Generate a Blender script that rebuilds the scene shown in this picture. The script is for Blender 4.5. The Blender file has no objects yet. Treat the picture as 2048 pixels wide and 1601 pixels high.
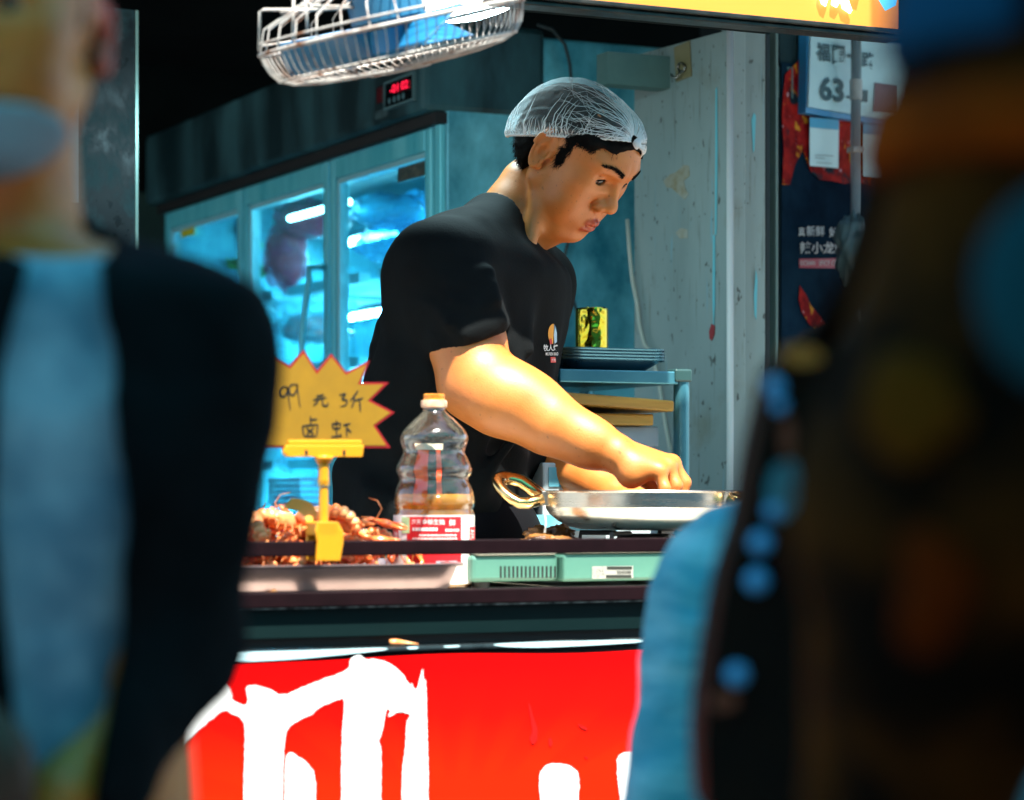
import bpy, bmesh, math, random
import numpy as np
from mathutils import Vector, Matrix
from mathutils.geometry import tessellate_polygon

random.seed(7)
RNG = np.random.default_rng(7)
SC = bpy.context.scene
COL = SC.collection

# ------------------------------------------------------------------ camera
FPX = 5000.0            # focal length in pixels of the 2048 wide photograph
HOR = 985.0             # horizon row in the photograph
EYE = 1.05              # camera height
TH = math.radians(25.7)
ST, CT = math.sin(TH), math.cos(TH)
FWD = Vector((ST, CT, 0)); RGT = Vector((CT, -ST, 0)); UP = Vector((0, 0, 1))
cam_d = bpy.data.cameras.new('camera'); cam = bpy.data.objects.new('camera', cam_d); COL.objects.link(cam)
cam.location = (0, 0, EYE); cam.rotation_euler = (math.radians(90), 0, -TH)
cam_d.sensor_width = 36.0; cam_d.lens = FPX / 2048 * 36.0
cam_d.shift_y = (HOR - 800.5) / 2048
cam_d.clip_start = 0.05; cam_d.clip_end = 500
cam_d.dof.use_dof = True; cam_d.dof.focus_distance = 3.58; cam_d.dof.aperture_fstop = 4.2
SC.camera = cam

# ------------------------------------------------------------------ light
SUN_EL, SUN_AZ = math.radians(66), math.radians(180 + 4)   # azimuth clockwise from +Y: the sun stands on the street side
sun_dir = Vector((math.sin(SUN_AZ) * math.cos(SUN_EL), math.cos(SUN_AZ) * math.cos(SUN_EL), math.sin(SUN_EL)))
wd = bpy.data.worlds.new('World'); SC.world = wd; wd.use_nodes = True
nt = wd.node_tree; bg = nt.nodes['Background']
sky = nt.nodes.new('ShaderNodeTexSky'); sky.sky_type = 'NISHITA'; sky.sun_disc = False
sky.sun_elevation = SUN_EL; sky.sun_rotation = SUN_AZ
nt.links.new(sky.outputs[0], bg.inputs[0]); bg.inputs[1].default_value = 0.10
sun_l = bpy.data.lights.new('sun', 'SUN'); sun = bpy.data.objects.new('sun', sun_l); COL.objects.link(sun)
sun_l.energy = 5.0; sun_l.angle = math.radians(0.6); sun_l.color = (1.0, 0.94, 0.84)
sun.rotation_euler = (-sun_dir).to_track_quat('-Z', 'Y').to_euler(); sun.location = (0, 0, 8)
vs = SC.view_settings
SC.display_settings.display_device = 'sRGB'
vs.view_transform = 'Standard'; vs.look = 'None'; vs.gamma = 1.0; vs.use_curve_mapping = False
vs.exposure = 2.0
SC.render.engine = 'CYCLES'
cy = SC.cycles
cy.max_bounces = 10; cy.diffuse_bounces = 4; cy.glossy_bounces = 4; cy.transmission_bounces = 8; cy.transparent_max_bounces = 24
cy.caustics_reflective = False; cy.caustics_refractive = False
cy.sample_clamp_indirect = 4.0; cy.use_denoising = True

# ------------------------------------------------------------------ picture to place
def W(px, py, d):
    t = (px - 1024) / FPX
    return Vector((d * (ST + t * CT), d * (CT - t * ST), EYE + (HOR - py) / FPX * d))
def onY(px, py, Y): return W(px, py, Y / (CT - (px - 1024) / FPX * ST))
def onX(px, py, X): return W(px, py, X / (ST + (px - 1024) / FPX * CT))
def onZ(px, py, z): return W(px, py, (z - EYE) * FPX / (HOR - py))
def lin(r, g, b):
    f = lambda c: (c / 255 / 12.92) if c / 255 <= 0.04045 else ((c / 255 + 0.055) / 1.055) ** 2.4
    return (f(r), f(g), f(b))

# ------------------------------------------------------------------ materials
MATS = {}
def mat(name, col, rough=0.5, metal=0.0, col2=None, scale=6.0, detail=5.0, bump=0.0, bscale=60.0, spec=0.5,
        alpha=None, emit=None, estr=0.0, trans=0.0, sss=0.0, coat=0.0, stretch=(1, 1, 1), lo=0.35, hi=0.65, rvar=0.0, sheen=0.0):
    if name in MATS: return MATS[name]
    m = bpy.data.materials.new(name); m.use_nodes = True
    n, l = m.node_tree.nodes, m.node_tree.links
    p = n['Principled BSDF']
    p.inputs['Base Color'].default_value = (*col, 1); p.inputs['Roughness'].default_value = rough
    p.inputs['Metallic'].default_value = metal; p.inputs['Specular IOR Level'].default_value = spec
    p.inputs['Transmission Weight'].default_value = trans
    p.inputs['Coat Weight'].default_value = coat
    p.inputs['Sheen Weight'].default_value = sheen
    if sss:
        p.inputs['Subsurface Weight'].default_value = sss
        p.inputs['Subsurface Radius'].default_value = (1.0, 0.35, 0.15); p.inputs['Subsurface Scale'].default_value = 0.006
    if alpha is not None: p.inputs['Alpha'].default_value = alpha
    if emit is not None:
        p.inputs['Emission Color'].default_value = (*emit, 1); p.inputs['Emission Strength'].default_value = estr
    if col2 is not None or bump or rvar:
        tc = n.new('ShaderNodeTexCoord'); mp = n.new('ShaderNodeMapping'); mp.inputs['Scale'].default_value = stretch
        l.new(tc.outputs['Object'], mp.inputs['Vector'])
    if col2 is not None or rvar:
        nz = n.new('ShaderNodeTexNoise'); nz.inputs['Scale'].default_value = scale; nz.inputs['Detail'].default_value = detail
        nz.inputs['Roughness'].default_value = 0.6
        l.new(mp.outputs[0], nz.inputs['Vector'])
        if col2 is not None:
            rp = n.new('ShaderNodeValToRGB'); rp.color_ramp.elements[0].position = lo; rp.color_ramp.elements[1].position = hi
            rp.color_ramp.elements[0].color = (*col, 1); rp.color_ramp.elements[1].color = (*col2, 1)
            l.new(nz.outputs['Fac'], rp.inputs[0]); l.new(rp.outputs[0], p.inputs['Base Color'])
        if rvar:
            mr = n.new('ShaderNodeMapRange'); mr.inputs['To Min'].default_value = max(0.02, rough - rvar); mr.inputs['To Max'].default_value = min(1, rough + rvar)
            mr.inputs['From Min'].default_value = 0.3; mr.inputs['From Max'].default_value = 0.7
            l.new(nz.outputs['Fac'], mr.inputs['Value']); l.new(mr.outputs[0], p.inputs['Roughness'])
    if bump:
        nb = n.new('ShaderNodeTexNoise'); nb.inputs['Scale'].default_value = bscale; nb.inputs['Detail'].default_value = 4
        l.new(mp.outputs[0], nb.inputs['Vector'])
        bp = n.new('ShaderNodeBump'); bp.inputs['Strength'].default_value = bump; bp.inputs['Distance'].default_value = 0.004
        l.new(nb.outputs['Fac'], bp.inputs['Height']); l.new(bp.outputs[0], p.inputs['Normal'])
    MATS[name] = m
    return m

def emission(name, col, strength):
    if name in MATS: return MATS[name]
    m = bpy.data.materials.new(name); m.use_nodes = True
    p = m.node_tree.nodes['Principled BSDF']
    p.inputs['Base Color'].default_value = (*[c * 0.5 for c in col], 1)
    p.inputs['Emission Color'].default_value = (*col, 1); p.inputs['Emission Strength'].default_value = strength
    MATS[name] = m; return m

def clear_film(name, tint, rough=0.05, haze=0.0, hazecol=(0.8, 0.9, 1.0), ior=1.45, bump=0.0, bscale=30, hscale=14.0, gloss=1.0):
    """thin clear sheet: see-through, with a mirror-like reflection at the edges and a patchy diffuse haze"""
    if name in MATS: return MATS[name]
    m = bpy.data.materials.new(name); m.use_nodes = True
    n, l = m.node_tree.nodes, m.node_tree.links
    n.remove(n['Principled BSDF']); out = n['Material Output']
    tr = n.new('ShaderNodeBsdfTransparent'); tr.inputs[0].default_value = (*tint, 1)
    gl = n.new('ShaderNodeBsdfGlossy'); gl.inputs['Roughness'].default_value = rough
    gl.inputs['Color'].default_value = (gloss, gloss, gloss, 1)
    df = n.new('ShaderNodeBsdfDiffuse'); df.inputs[0].default_value = (*hazecol, 1)
    tl = n.new('ShaderNodeBsdfTranslucent'); tl.inputs[0].default_value = (*hazecol, 1)
    md = n.new('ShaderNodeMixShader'); l.new(df.outputs[0], md.inputs[1]); l.new(tl.outputs[0], md.inputs[2])
    lw = n.new('ShaderNodeLayerWeight'); lw.inputs['Blend'].default_value = 0.5   # facing ratio, the same from both sides of the sheet
    pw_ = n.new('ShaderNodeMath'); pw_.operation = 'POWER'; pw_.inputs[1].default_value = 4.0; l.new(lw.outputs['Facing'], pw_.inputs[0])
    f0 = ((ior - 1) / (ior + 1)) ** 2
    fr = n.new('ShaderNodeMath'); fr.operation = 'MULTIPLY_ADD'; fr.inputs[1].default_value = 1 - f0; fr.inputs[2].default_value = f0; l.new(pw_.outputs[0], fr.inputs[0])
    m1 = n.new('ShaderNodeMixShader'); m2 = n.new('ShaderNodeMixShader')
    tc = n.new('ShaderNodeTexCoord'); nz = n.new('ShaderNodeTexNoise'); nz.inputs['Scale'].default_value = hscale; nz.inputs['Detail'].default_value = 6
    l.new(tc.outputs['Object'], nz.inputs['Vector'])
    mr = n.new('ShaderNodeMapRange'); mr.inputs['From Min'].default_value = 0.35; mr.inputs['From Max'].default_value = 0.75
    mr.inputs['To Min'].default_value = haze * 0.3; mr.inputs['To Max'].default_value = haze * 1.7
    l.new(nz.outputs['Fac'], mr.inputs['Value'])
    l.new(mr.outputs[0], m1.inputs[0]); l.new(tr.outputs[0], m1.inputs[1]); l.new(md.outputs[0], m1.inputs[2])
    l.new(fr.outputs[0], m2.inputs[0]); l.new(m1.outputs[0], m2.inputs[1]); l.new(gl.outputs[0], m2.inputs[2])
    if bump:
        nb = n.new('ShaderNodeTexNoise'); nb.inputs['Scale'].default_value = bscale; nb.inputs['Detail'].default_value = 3
        l.new(tc.outputs['Object'], nb.inputs['Vector'])
        bp = n.new('ShaderNodeBump'); bp.inputs['Strength'].default_value = bump; bp.inputs['Distance'].default_value = 0.01
        l.new(nb.outputs['Fac'], bp.inputs['Height'])
        l.new(bp.outputs[0], gl.inputs['Normal']); l.new(bp.outputs[0], lw.inputs['Normal']); l.new(bp.outputs[0], df.inputs['Normal'])
    l.new(m2.outputs[0], out.inputs['Surface'])
    MATS[name] = m; return m

# ------------------------------------------------------------------ objects
def tag(o, label=None, cat=None, group=None, kind=None):
    if label: o['label'] = label
    if cat: o['category'] = cat
    if group: o['group'] = group
    if kind: o['kind'] = kind
    return o
def thing(name, loc, label, cat, group=None, rz=0.0):
    o = bpy.data.objects.new(name, None); COL.objects.link(o); o.empty_display_size = 0.05
    o.location = loc; o.rotation_euler = (0, 0, rz)
    return tag(o, label, cat, group)
def put(name, me, m, parent=None, smooth=None):
    o = bpy.data.objects.new(name, me); COL.objects.link(o)
    if m is not None:
        for x in (m if isinstance(m, (list, tuple)) else [m]): me.materials.append(x)
    if parent is not None:
        o.parent = parent
        if parent.type == 'EMPTY':   # parts are shaped in world coordinates; an Empty stands at the thing's base
            o.matrix_parent_inverse = Matrix.LocRotScale(parent.location, parent.rotation_euler, parent.scale).inverted()
    return o
def copy_tree(o, parent=None):
    c = o.copy(); COL.objects.link(c); c.parent = parent
    for ch in list(o.children): copy_tree(ch, c)
    return c

class MB:
    """collects faces, then becomes ONE mesh object"""
    def __init__(s): s.v = []; s.f = []; s.mi = []; s.cur = 0
    def add(s, vs, fs):
        b = len(s.v); s.v.extend([tuple(x) for x in vs]); s.f.extend([tuple(i + b for i in f) for f in fs]); s.mi.extend([s.cur] * len(fs)); return s
    def box(s, c, size, rot=None):
        c = Vector(c); h = Vector(size) / 2
        vs = [Vector((sx * h.x, sy * h.y, sz * h.z)) for sx in (-1, 1) for sy in (-1, 1) for sz in (-1, 1)]
        if rot is not None: vs = [rot @ v for v in vs]
        return s.add([c + v for v in vs], [(0, 1, 3, 2), (4, 6, 7, 5), (0, 4, 5, 1), (2, 3, 7, 6), (0, 2, 6, 4), (1, 5, 7, 3)])
    def bb(s, lo, hi):
        lo = Vector(lo); hi = Vector(hi); return s.box((lo + hi) / 2, hi - lo)
    def tube(s, path, r, n=8, closed=False, cap=True, flat=1.0, ref=None):
        path = [Vector(p) for p in path]; N = len(path)
        rs = r if isinstance(r, (list, tuple)) else [r] * N
        b = len(s.v); up = None
        for i, p in enumerate(path):
            a = path[(i - 1) % N] if (closed or i > 0) else path[i]
            c = path[(i + 1) % N] if (closed or i < N - 1) else path[i]
            t = (c - a).normalized()
            if up is None:
                up = Vector(ref) if ref is not None else (Vector((0, 0, 1)) if abs(t.z) < 0.9 else Vector((1, 0, 0)))
            up = (up - t * up.dot(t)).normalized(); sd = t.cross(up)
            for k in range(n):
                an = 2 * math.pi * k / n
                s.v.append(tuple(p + (up * math.cos(an) * flat + sd * math.sin(an)) * rs[i]))
        segs = N if closed else N - 1
        for i in range(segs):
            for k in range(n):
                a0 = b + i * n + k; a1 = b + i * n + (k + 1) % n
                j = (i + 1) % N; b0 = b + j * n + k; b1 = b + j * n + (k + 1) % n
                s.f.append((a0, a1, b1, b0)); s.mi.append(s.cur)
        if cap and not closed:
            s.f.append(tuple(b + k for k in range(n))[::-1]); s.mi.append(s.cur)
            s.f.append(tuple(b + (N - 1) * n + k for k in range(n))); s.mi.append(s.cur)
        return s
    def cyl(s, p0, p1, r0, r1=None, n=16): return s.tube([p0, p1], [r0, r0 if r1 is None else r1], n)
    def lathe(s, prof, c, n=32, axis=Vector((0, 0, 1)), ref=None, a0=0, a1=2 * math.pi, wob=None):
        c = Vector(c); axis = Vector(axis).normalized()
        x = Vector(ref) if ref is not None else (Vector((1, 0, 0)) if abs(axis.x) < 0.9 else Vector((0, 1, 0)))
        x = (x - axis * x.dot(axis)).normalized(); y = axis.cross(x)
        full = abs(a1 - a0 - 2 * math.pi) < 1e-6; m = n if full else n + 1
        b = len(s.v)
        for (r, z) in prof:
            for k in range(m):
                an = a0 + (a1 - a0) * k / n
                rr = r * (wob(an, z) if wob else 1)
                s.v.append(tuple(c + axis * z + (x * math.cos(an) + y * math.sin(an)) * rr))
        for i in range(len(prof) - 1):
            for k in range(n):
                k2 = (k + 1) % m if full else k + 1
                s.f.append((b + i * m + k, b + i * m + k2, b + (i + 1) * m + k2, b + (i + 1) * m + k)); s.mi.append(s.cur)
        return s
    def grid(s, fn, nu, nv, wrap_u=False):
        b = len(s.v); mu = nu if wrap_u else nu + 1
        for j in range(nv + 1):
            for i in range(mu): s.v.append(tuple(fn(i / nu, j / nv)))
        for j in range(nv):
            for i in range(nu):
                i2 = (i + 1) % mu
                s.f.append((b + j * mu + i, b + j * mu + i2, b + (j + 1) * mu + i2, b + (j + 1) * mu + i)); s.mi.append(s.cur)
        return s
    def prism(s, poly, fn, depth_vec):
        """poly: 2D outline; fn maps (x, y) to a point; extruded along depth_vec"""
        tris = tessellate_polygon([[Vector((p[0], p[1], 0)) for p in poly]])
        P = [Vector(fn(*p)) for p in poly]; D = Vector(depth_vec); n = len(P); b = len(s.v)
        s.v.extend(tuple(p) for p in P); s.v.extend(tuple(p + D) for p in P)
        fs = [tuple(b + i for i in t) for t in tris] + [tuple(b + n + i for i in t)[::-1] for t in tris]
        fs += [(b + i, b + (i + 1) % n, b + n + (i + 1) % n, b + n + i) for i in range(n)]
        s.f.extend(fs); s.mi.extend([s.cur] * len(fs)); return s
    def ell(s, c, rad, rot=None, nu=16, nv=10, fn=None):
        c = Vector(c)
        def g(u, v):
            a = 2 * math.pi * u; e = math.pi * (v - 0.5)
            q = Vector((math.cos(e) * math.cos(a), math.cos(e) * math.sin(a), math.sin(e)))
            k = fn(q) if fn else 1
            q = Vector((q.x * rad[0], q.y * rad[1], q.z * rad[2])) * k
            return c + (rot @ q if rot is not None else q)
        return s.grid(g, nu, nv, wrap_u=True)
    def build(s, name, m, parent=None, smooth=False, bevel=0.0, seg=2, auto=None):
        me = bpy.data.meshes.new(name); me.from_pydata(s.v, [], s.f); me.update()
        if smooth or auto:
            me.polygons.foreach_set('use_smooth', [True] * len(me.polygons))
        o = put(name, me, m, parent)
        if isinstance(m, (list, tuple)): me.polygons.foreach_set('material_index', s.mi)
        bm = bmesh.new(); bm.from_mesh(me); bmesh.ops.recalc_face_normals(bm, faces=bm.faces)
        if auto:
            for e in bm.edges:
                if len(e.link_faces) == 2 and e.calc_face_angle(0) > math.radians(auto): e.smooth = False
        bm.to_mesh(me); bm.free()
        if bevel:
            md = o.modifiers.new('bevel', 'BEVEL'); md.width = bevel; md.segments = seg; md.limit_method = 'ANGLE'; md.angle_limit = math.radians(35)
        return o

def Box(name, lo, hi, m, parent=None, bevel=0.002):
    return MB().bb(lo, hi).build(name, m, parent, bevel=bevel)

_tx = {}
def text_geo(s, bold=0.0):
    """outline letters as flat faces, baseline at y = 0, em size 1"""
    if (s, bold) in _tx: return _tx[(s, bold)]
    cu = bpy.data.curves.new('lettering', 'FONT'); cu.body = s; cu.size = 1.0; cu.resolution_u = 3; cu.offset = bold
    ob = bpy.data.objects.new('lettering', cu); COL.objects.link(ob)
    dg = bpy.context.evaluated_depsgraph_get(); me = bpy.data.meshes.new_from_object(ob.evaluated_get(dg))
    vs = [tuple(v.co) for v in me.vertices]; fs = [tuple(p.vertices) for p in me.polygons]
    bpy.data.objects.remove(ob); bpy.data.curves.remove(cu); bpy.data.meshes.remove(me)
    xs = [v[0] for v in vs] or [0, 1]; ys = [v[1] for v in vs] or [0, 1]
    r = (vs, fs, (min(xs), max(xs), min(ys), max(ys))); _tx[(s, bold)] = r
    return r
def lettering(mb, s, x0, y0, x1, y1, fn, bold=0.0):
    """letters of s stretched to fill the box (x0,y0)-(x1,y1); y upward unless y1<y0; fn maps (x,y) to a point"""
    vs, fs, (a, b, c, d) = text_geo(s, bold)
    if not vs: return
    mb.add([fn(x0 + (v[0] - a) / (b - a) * (x1 - x0), y0 + (v[1] - c) / (d - c) * (y1 - y0)) for v in vs], fs)

def ribbon(mb, pts, w, fn, taper=0.5):
    """a flat pen stroke through 2D points"""
    P = [Vector((p[0], p[1])) for p in pts]
    # resample smooth
    Q = []
    for i in range(len(P) - 1):
        for k in range(4):
            t = k / 4; p0 = P[max(i - 1, 0)]; p1 = P[i]; p2 = P[i + 1]; p3 = P[min(i + 2, len(P) - 1)]
            Q.append(0.5 * ((2 * p1) + (p2 - p0) * t + (2 * p0 - 5 * p1 + 4 * p2 - p3) * t * t + (3 * p1 - p0 - 3 * p2 + p3) * t ** 3))
    Q.append(P[-1]); n = len(Q); L = []; Rr = []
    for i, q in enumerate(Q):
        t = (Q[min(i + 1, n - 1)] - Q[max(i - 1, 0)]); t = t.normalized() if t.length > 0 else Vector((1, 0))
        ww = w * (1 - taper * abs(2 * i / (n - 1) - 0.9) ** 2) / 2
        nn = Vector((-t.y, t.x)) * ww
        L.append(fn(*(q + nn))); Rr.append(fn(*(q - nn)))
    mb.add(L + Rr, [(i, i + 1, n + i + 1, n + i) for i in range(n - 1)])

def chaikin(poly, it=2):
    for _ in range(it):
        out = []
        for i in range(len(poly)):
            a = Vector(poly[i]); b = Vector(poly[(i + 1) % len(poly)]); out += [tuple(a * .78 + b * .22), tuple(a * .22 + b * .78)]
        poly = out
    return poly
def inset(poly, k):
    n = len(poly); area = sum(poly[i][0] * poly[(i + 1) % n][1] - poly[(i + 1) % n][0] * poly[i][1] for i in range(n))
    sg = 1 if area > 0 else -1; out = []
    for i in range(n):
        a = Vector(poly[i - 1]); b = Vector(poly[i]); c = Vector(poly[(i + 1) % n])
        d1 = (b - a).normalized(); d2 = (c - b).normalized()
        n1 = Vector((-d1.y, d1.x)) * sg; n2 = Vector((-d2.y, d2.x)) * sg
        m = (n1 + n2); q = m.length_squared
        m = m * (2 / max(q, 0.6)) if q > 1e-6 else n1
        out.append(tuple(b + m * k))
    return out

# ------------------------------------------------------------------ implicit solids -> one continuous mesh
def smin(a, b, k):
    h = np.clip(0.5 + 0.5 * (b - a) / k, 0, 1)
    return b + (a - b) * h - k * h * (1 - h)
def smax(a, b, k): return -smin(-a, -b, k)
def s_sph(p, c, r): return np.sqrt(((p - np.asarray(c)) ** 2).sum(1)) - r
def s_ell(p, c, r, R=None):
    q = p - np.asarray(c, float)
    if R is not None: q = q @ np.asarray(R, float)
    r = np.asarray(r, float); k0 = np.sqrt(((q / r) ** 2).sum(1)); k1 = np.sqrt(((q / r ** 2) ** 2).sum(1))
    return np.where(k1 > 1e-9, k0 * (k0 - 1) / np.maximum(k1, 1e-9), -min(r))
def s_cap(p, a, b, ra, rb=None):
    a = np.asarray(a, float); b = np.asarray(b, float); rb = ra if rb is None else rb
    ab = b - a; t = np.clip(((p - a) @ ab) / (ab @ ab), 0, 1)
    return np.sqrt(((p - a - t[:, None] * ab) ** 2).sum(1)) - (ra + (rb - ra) * t)
def s_chain(p, pts, rs, k=0.01):
    d = None
    for i in range(len(pts) - 1):
        e = s_cap(p, pts[i], pts[i + 1], rs[i], rs[i + 1]); d = e if d is None else smin(d, e, k)
    return d
def rotm(rx=0, ry=0, rz=0):
    return np.array(Matrix.Rotation(rz, 3, 'Z') @ Matrix.Rotation(ry, 3, 'Y') @ Matrix.Rotation(rx, 3, 'X'))

def sdf_mesh(f, lo, hi, h, slack=1.3):
    """surface nets over the blocks that the surface passes through"""
    lo = np.asarray(lo, float); hi = np.asarray(hi, float); B = 12
    nb = np.ceil((hi - lo) / (h * B)).astype(int); n = nb * B + 1
    G = np.full(n, 1.0, np.float32)
    ii = np.stack(np.meshgrid(*[np.arange(k) for k in nb], indexing='ij'), -1).reshape(-1, 3)
    cen = lo + (ii * B + B / 2) * h
    fc = f(cen)
    act = np.abs(fc) < h * B * 0.87 * slack + 0.004
    for (i, j, k), v in zip(ii[~act], fc[~act]):
        if v < 0: G[i * B:i * B + B, j * B:j * B + B, k * B:k * B + B] = -1
    off = np.stack(np.meshgrid(*[np.arange(B + 1)] * 3, indexing='ij'), -1).reshape(-1, 3)
    A = ii[act]; CH = 60
    for s in range(0, len(A), CH):
        blk = A[s:s + CH]
        idx = (blk[:, None, :] * B + off[None]).reshape(-1, 3)
        val = f(lo + idx * h).astype(np.float32)
        G[idx[:, 0], idx[:, 1], idx[:, 2]] = val
    S = (G < 0)
    c = np.zeros(n - 1, np.uint8)
    cor = [(a, b, d) for a in (0, 1) for b in (0, 1) for d in (0, 1)]
    for a, b, d in cor: c += S[a:n[0] - 1 + a, b:n[1] - 1 + b, d:n[2] - 1 + d]
    cells = np.argwhere((c > 0) & (c < 8))
    vals = np.stack([G[cells[:, 0] + a, cells[:, 1] + b, cells[:, 2] + d] for a, b, d in cor], 1)
    acc = np.zeros((len(cells), 3)); cnt = np.zeros(len(cells))
    for x in range(8):
        for y in range(x + 1, 8):
            dd = [abs(cor[x][m] - cor[y][m]) for m in range(3)]
            if sum(dd) != 1: continue
            va, vb = vals[:, x], vals[:, y]; m = (va < 0) != (vb < 0)
            t = np.where(m, va / np.where(m, va - vb, 1), 0)
            pt = np.asarray(cor[x])[None] + t[:, None] * (np.asarray(cor[y]) - np.asarray(cor[x]))[None]
            acc += np.where(m[:, None], pt, 0); cnt += m
    V = lo + (cells + acc / np.maximum(cnt, 1)[:, None]) * h
    ID = np.full(n - 1, -1, np.int32); ID[cells[:, 0], cells[:, 1], cells[:, 2]] = np.arange(len(cells))
    F = []
    for ax in range(3):
        o1, o2 = [m for m in range(3) if m != ax]
        sl0 = [slice(1, n[m] - 1) for m in range(3)]; sl1 = [slice(1, n[m] - 1) for m in range(3)]
        sl0[ax] = slice(0, n[ax] - 1); sl1[ax] = slice(1, n[ax])
        s0 = S[tuple(sl0)]; s1 = S[tuple(sl1)]
        e = np.argwhere(s0 != s1)
        if not len(e): continue
        fl = s0[e[:, 0], e[:, 1], e[:, 2]]
        base = e.copy(); base[:, o1] += 1; base[:, o2] += 1
        q = []
        for d1, d2 in ((-1, -1), (0, -1), (0, 0), (-1, 0)):
            w = base.copy(); w[:, o1] += d1; w[:, o2] += d2; q.append(ID[w[:, 0], w[:, 1], w[:, 2]])
        q = np.stack(q, 1)
        if ax == 1: fl = ~fl
        q[~fl] = q[~fl][:, ::-1]
        F.append(q[(q >= 0).all(1)])
    F = np.concatenate(F)
    return V, F
def np_mesh(name, V, F):
    me = bpy.data.meshes.new(name)
    me.vertices.add(len(V)); me.vertices.foreach_set('co', np.asarray(V, np.float32).ravel())
    F = np.asarray(F, np.int32); k = F.shape[1]
    me.loops.add(F.size); me.loops.foreach_set('vertex_index', F.ravel())
    me.polygons.add(len(F)); me.polygons.foreach_set('loop_start', np.arange(0, F.size, k, dtype=np.int32))
    me.polygons.foreach_set('loop_total', np.full(len(F), k, np.int32))
    me.polygons.foreach_set('use_smooth', np.ones(len(F), bool))
    me.update(calc_edges=True); me.validate()
    return me
def relax(V, F, it=1, lam=0.4):
    k = F.shape[1]; n = len(V)
    I = np.concatenate([F[:, a] for a in range(k)] + [F[:, (a + 1) % k] for a in range(k)]); J = np.concatenate([F[:, (a + 1) % k] for a in range(k)] + [F[:, a] for a in range(k)])
    cnt = np.maximum(np.bincount(I, minlength=n), 1)
    for _ in range(it):
        acc = np.stack([np.bincount(I, V[J, c], minlength=n) for c in range(3)], 1) / cnt[:, None]
        V = V + lam * (acc - V)
    return V
def near(p, c, r, fn, far=1.0):
    """evaluate fn only within r of c; elsewhere a safe distance"""
    m = ((p - np.asarray(c)) ** 2).sum(1) < r * r; d = np.full(len(p), far)
    if m.any(): d[m] = fn(p[m])
    return d
def vnoise(p, s, seed=0):
    """smooth value noise for shaping (not colour)"""
    q = np.asarray(p) * s; i = np.floor(q).astype(np.int64); f = q - i; f = f * f * (3 - 2 * f); r = 0
    for a in (0, 1):
        for b in (0, 1):
            for c in (0, 1):
                hsh = ((i[:, 0] + a) * 374761393 + (i[:, 1] + b) * 668265263 + (i[:, 2] + c) * 2147483647 + seed * 1274126177) & 0xffffffff
                hsh = ((hsh ^ (hsh >> 13)) * 1274126177) & 0xffffffff; hsh = hsh ^ (hsh >> 16)
                w = (f[:, 0] if a else 1 - f[:, 0]) * (f[:, 1] if b else 1 - f[:, 1]) * (f[:, 2] if c else 1 - f[:, 2])
                r = r + w * ((hsh & 0xffff) / 65535.0)
    return r * 2 - 1

# ================================================================== materials of the place
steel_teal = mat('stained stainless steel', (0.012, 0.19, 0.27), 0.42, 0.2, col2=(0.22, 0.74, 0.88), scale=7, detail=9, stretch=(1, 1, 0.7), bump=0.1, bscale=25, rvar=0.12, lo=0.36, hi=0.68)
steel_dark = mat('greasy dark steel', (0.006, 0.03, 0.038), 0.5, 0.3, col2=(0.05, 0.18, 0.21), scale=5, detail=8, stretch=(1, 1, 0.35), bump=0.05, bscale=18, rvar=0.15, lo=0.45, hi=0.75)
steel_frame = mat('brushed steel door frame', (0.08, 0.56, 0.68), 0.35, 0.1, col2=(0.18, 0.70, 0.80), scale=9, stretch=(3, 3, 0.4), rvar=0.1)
steel_clean = mat('bright stainless', (0.62, 0.6, 0.58), 0.22, 1.0, col2=(0.5, 0.47, 0.44), scale=12, stretch=(0.2, 0.2, 3), rvar=0.08)
black_gap = mat('black rubber and gap shade', (0.004, 0.005, 0.006), 0.6)
dark_paint = mat('dark maroon rail paint', (0.005, 0.0012, 0.0022), 0.65, 0.0, spec=0.08, col2=(0.009, 0.0025, 0.004), scale=20, bump=0.03)
cart_green = mat('dark green cart panel', (0.0012, 0.008, 0.0085), 0.5, 0.0, spec=0.12, col2=(0.0025, 0.012, 0.0125), scale=3, stretch=(0.5, 1, 2), rvar=0.1)
asphalt = mat('pale street paving', (0.09, 0.10, 0.10), 0.85, col2=(0.13, 0.14, 0.14), scale=12, bump=0.3, bscale=90)
concrete = mat('stall floor concrete', (0.08, 0.09, 0.09), 0.8, col2=(0.12, 0.12, 0.12), scale=6, bump=0.2)
dark_wall = mat('near black wall', (0.0015, 0.0045, 0.005), 0.9, col2=(0.004, 0.010, 0.011), scale=4, bump=0.1, spec=0.1)  # near black with random variation
green_wall = mat('dark green wall', (0.012, 0.05, 0.045), 0.75, col2=(0.02, 0.075, 0.065), scale=5, bump=0.1)

# ================================================================== structure
def struct(o, kind='structure'): o['kind'] = kind; return o
struct(MB().add([(-60, -60, 0), (60, -60, 0), (60, 60, 0), (-60, 60, 0)], [(0, 1, 2, 3)]).build('ground', asphalt))
struct(Box('floor', (-0.6, 2.62, 0.002), (4.2, 6.6, 0.05), concrete))
struct(Box('back_wall', (-0.8, 6.5, 0.05), (4.3, 6.598, 2.6), dark_wall))
gw = MB(); gw.bb((0.3, 6.2, 0.05), (2.3, 6.3, 1.82)); struct(gw.build('green_wall', green_wall))
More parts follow.
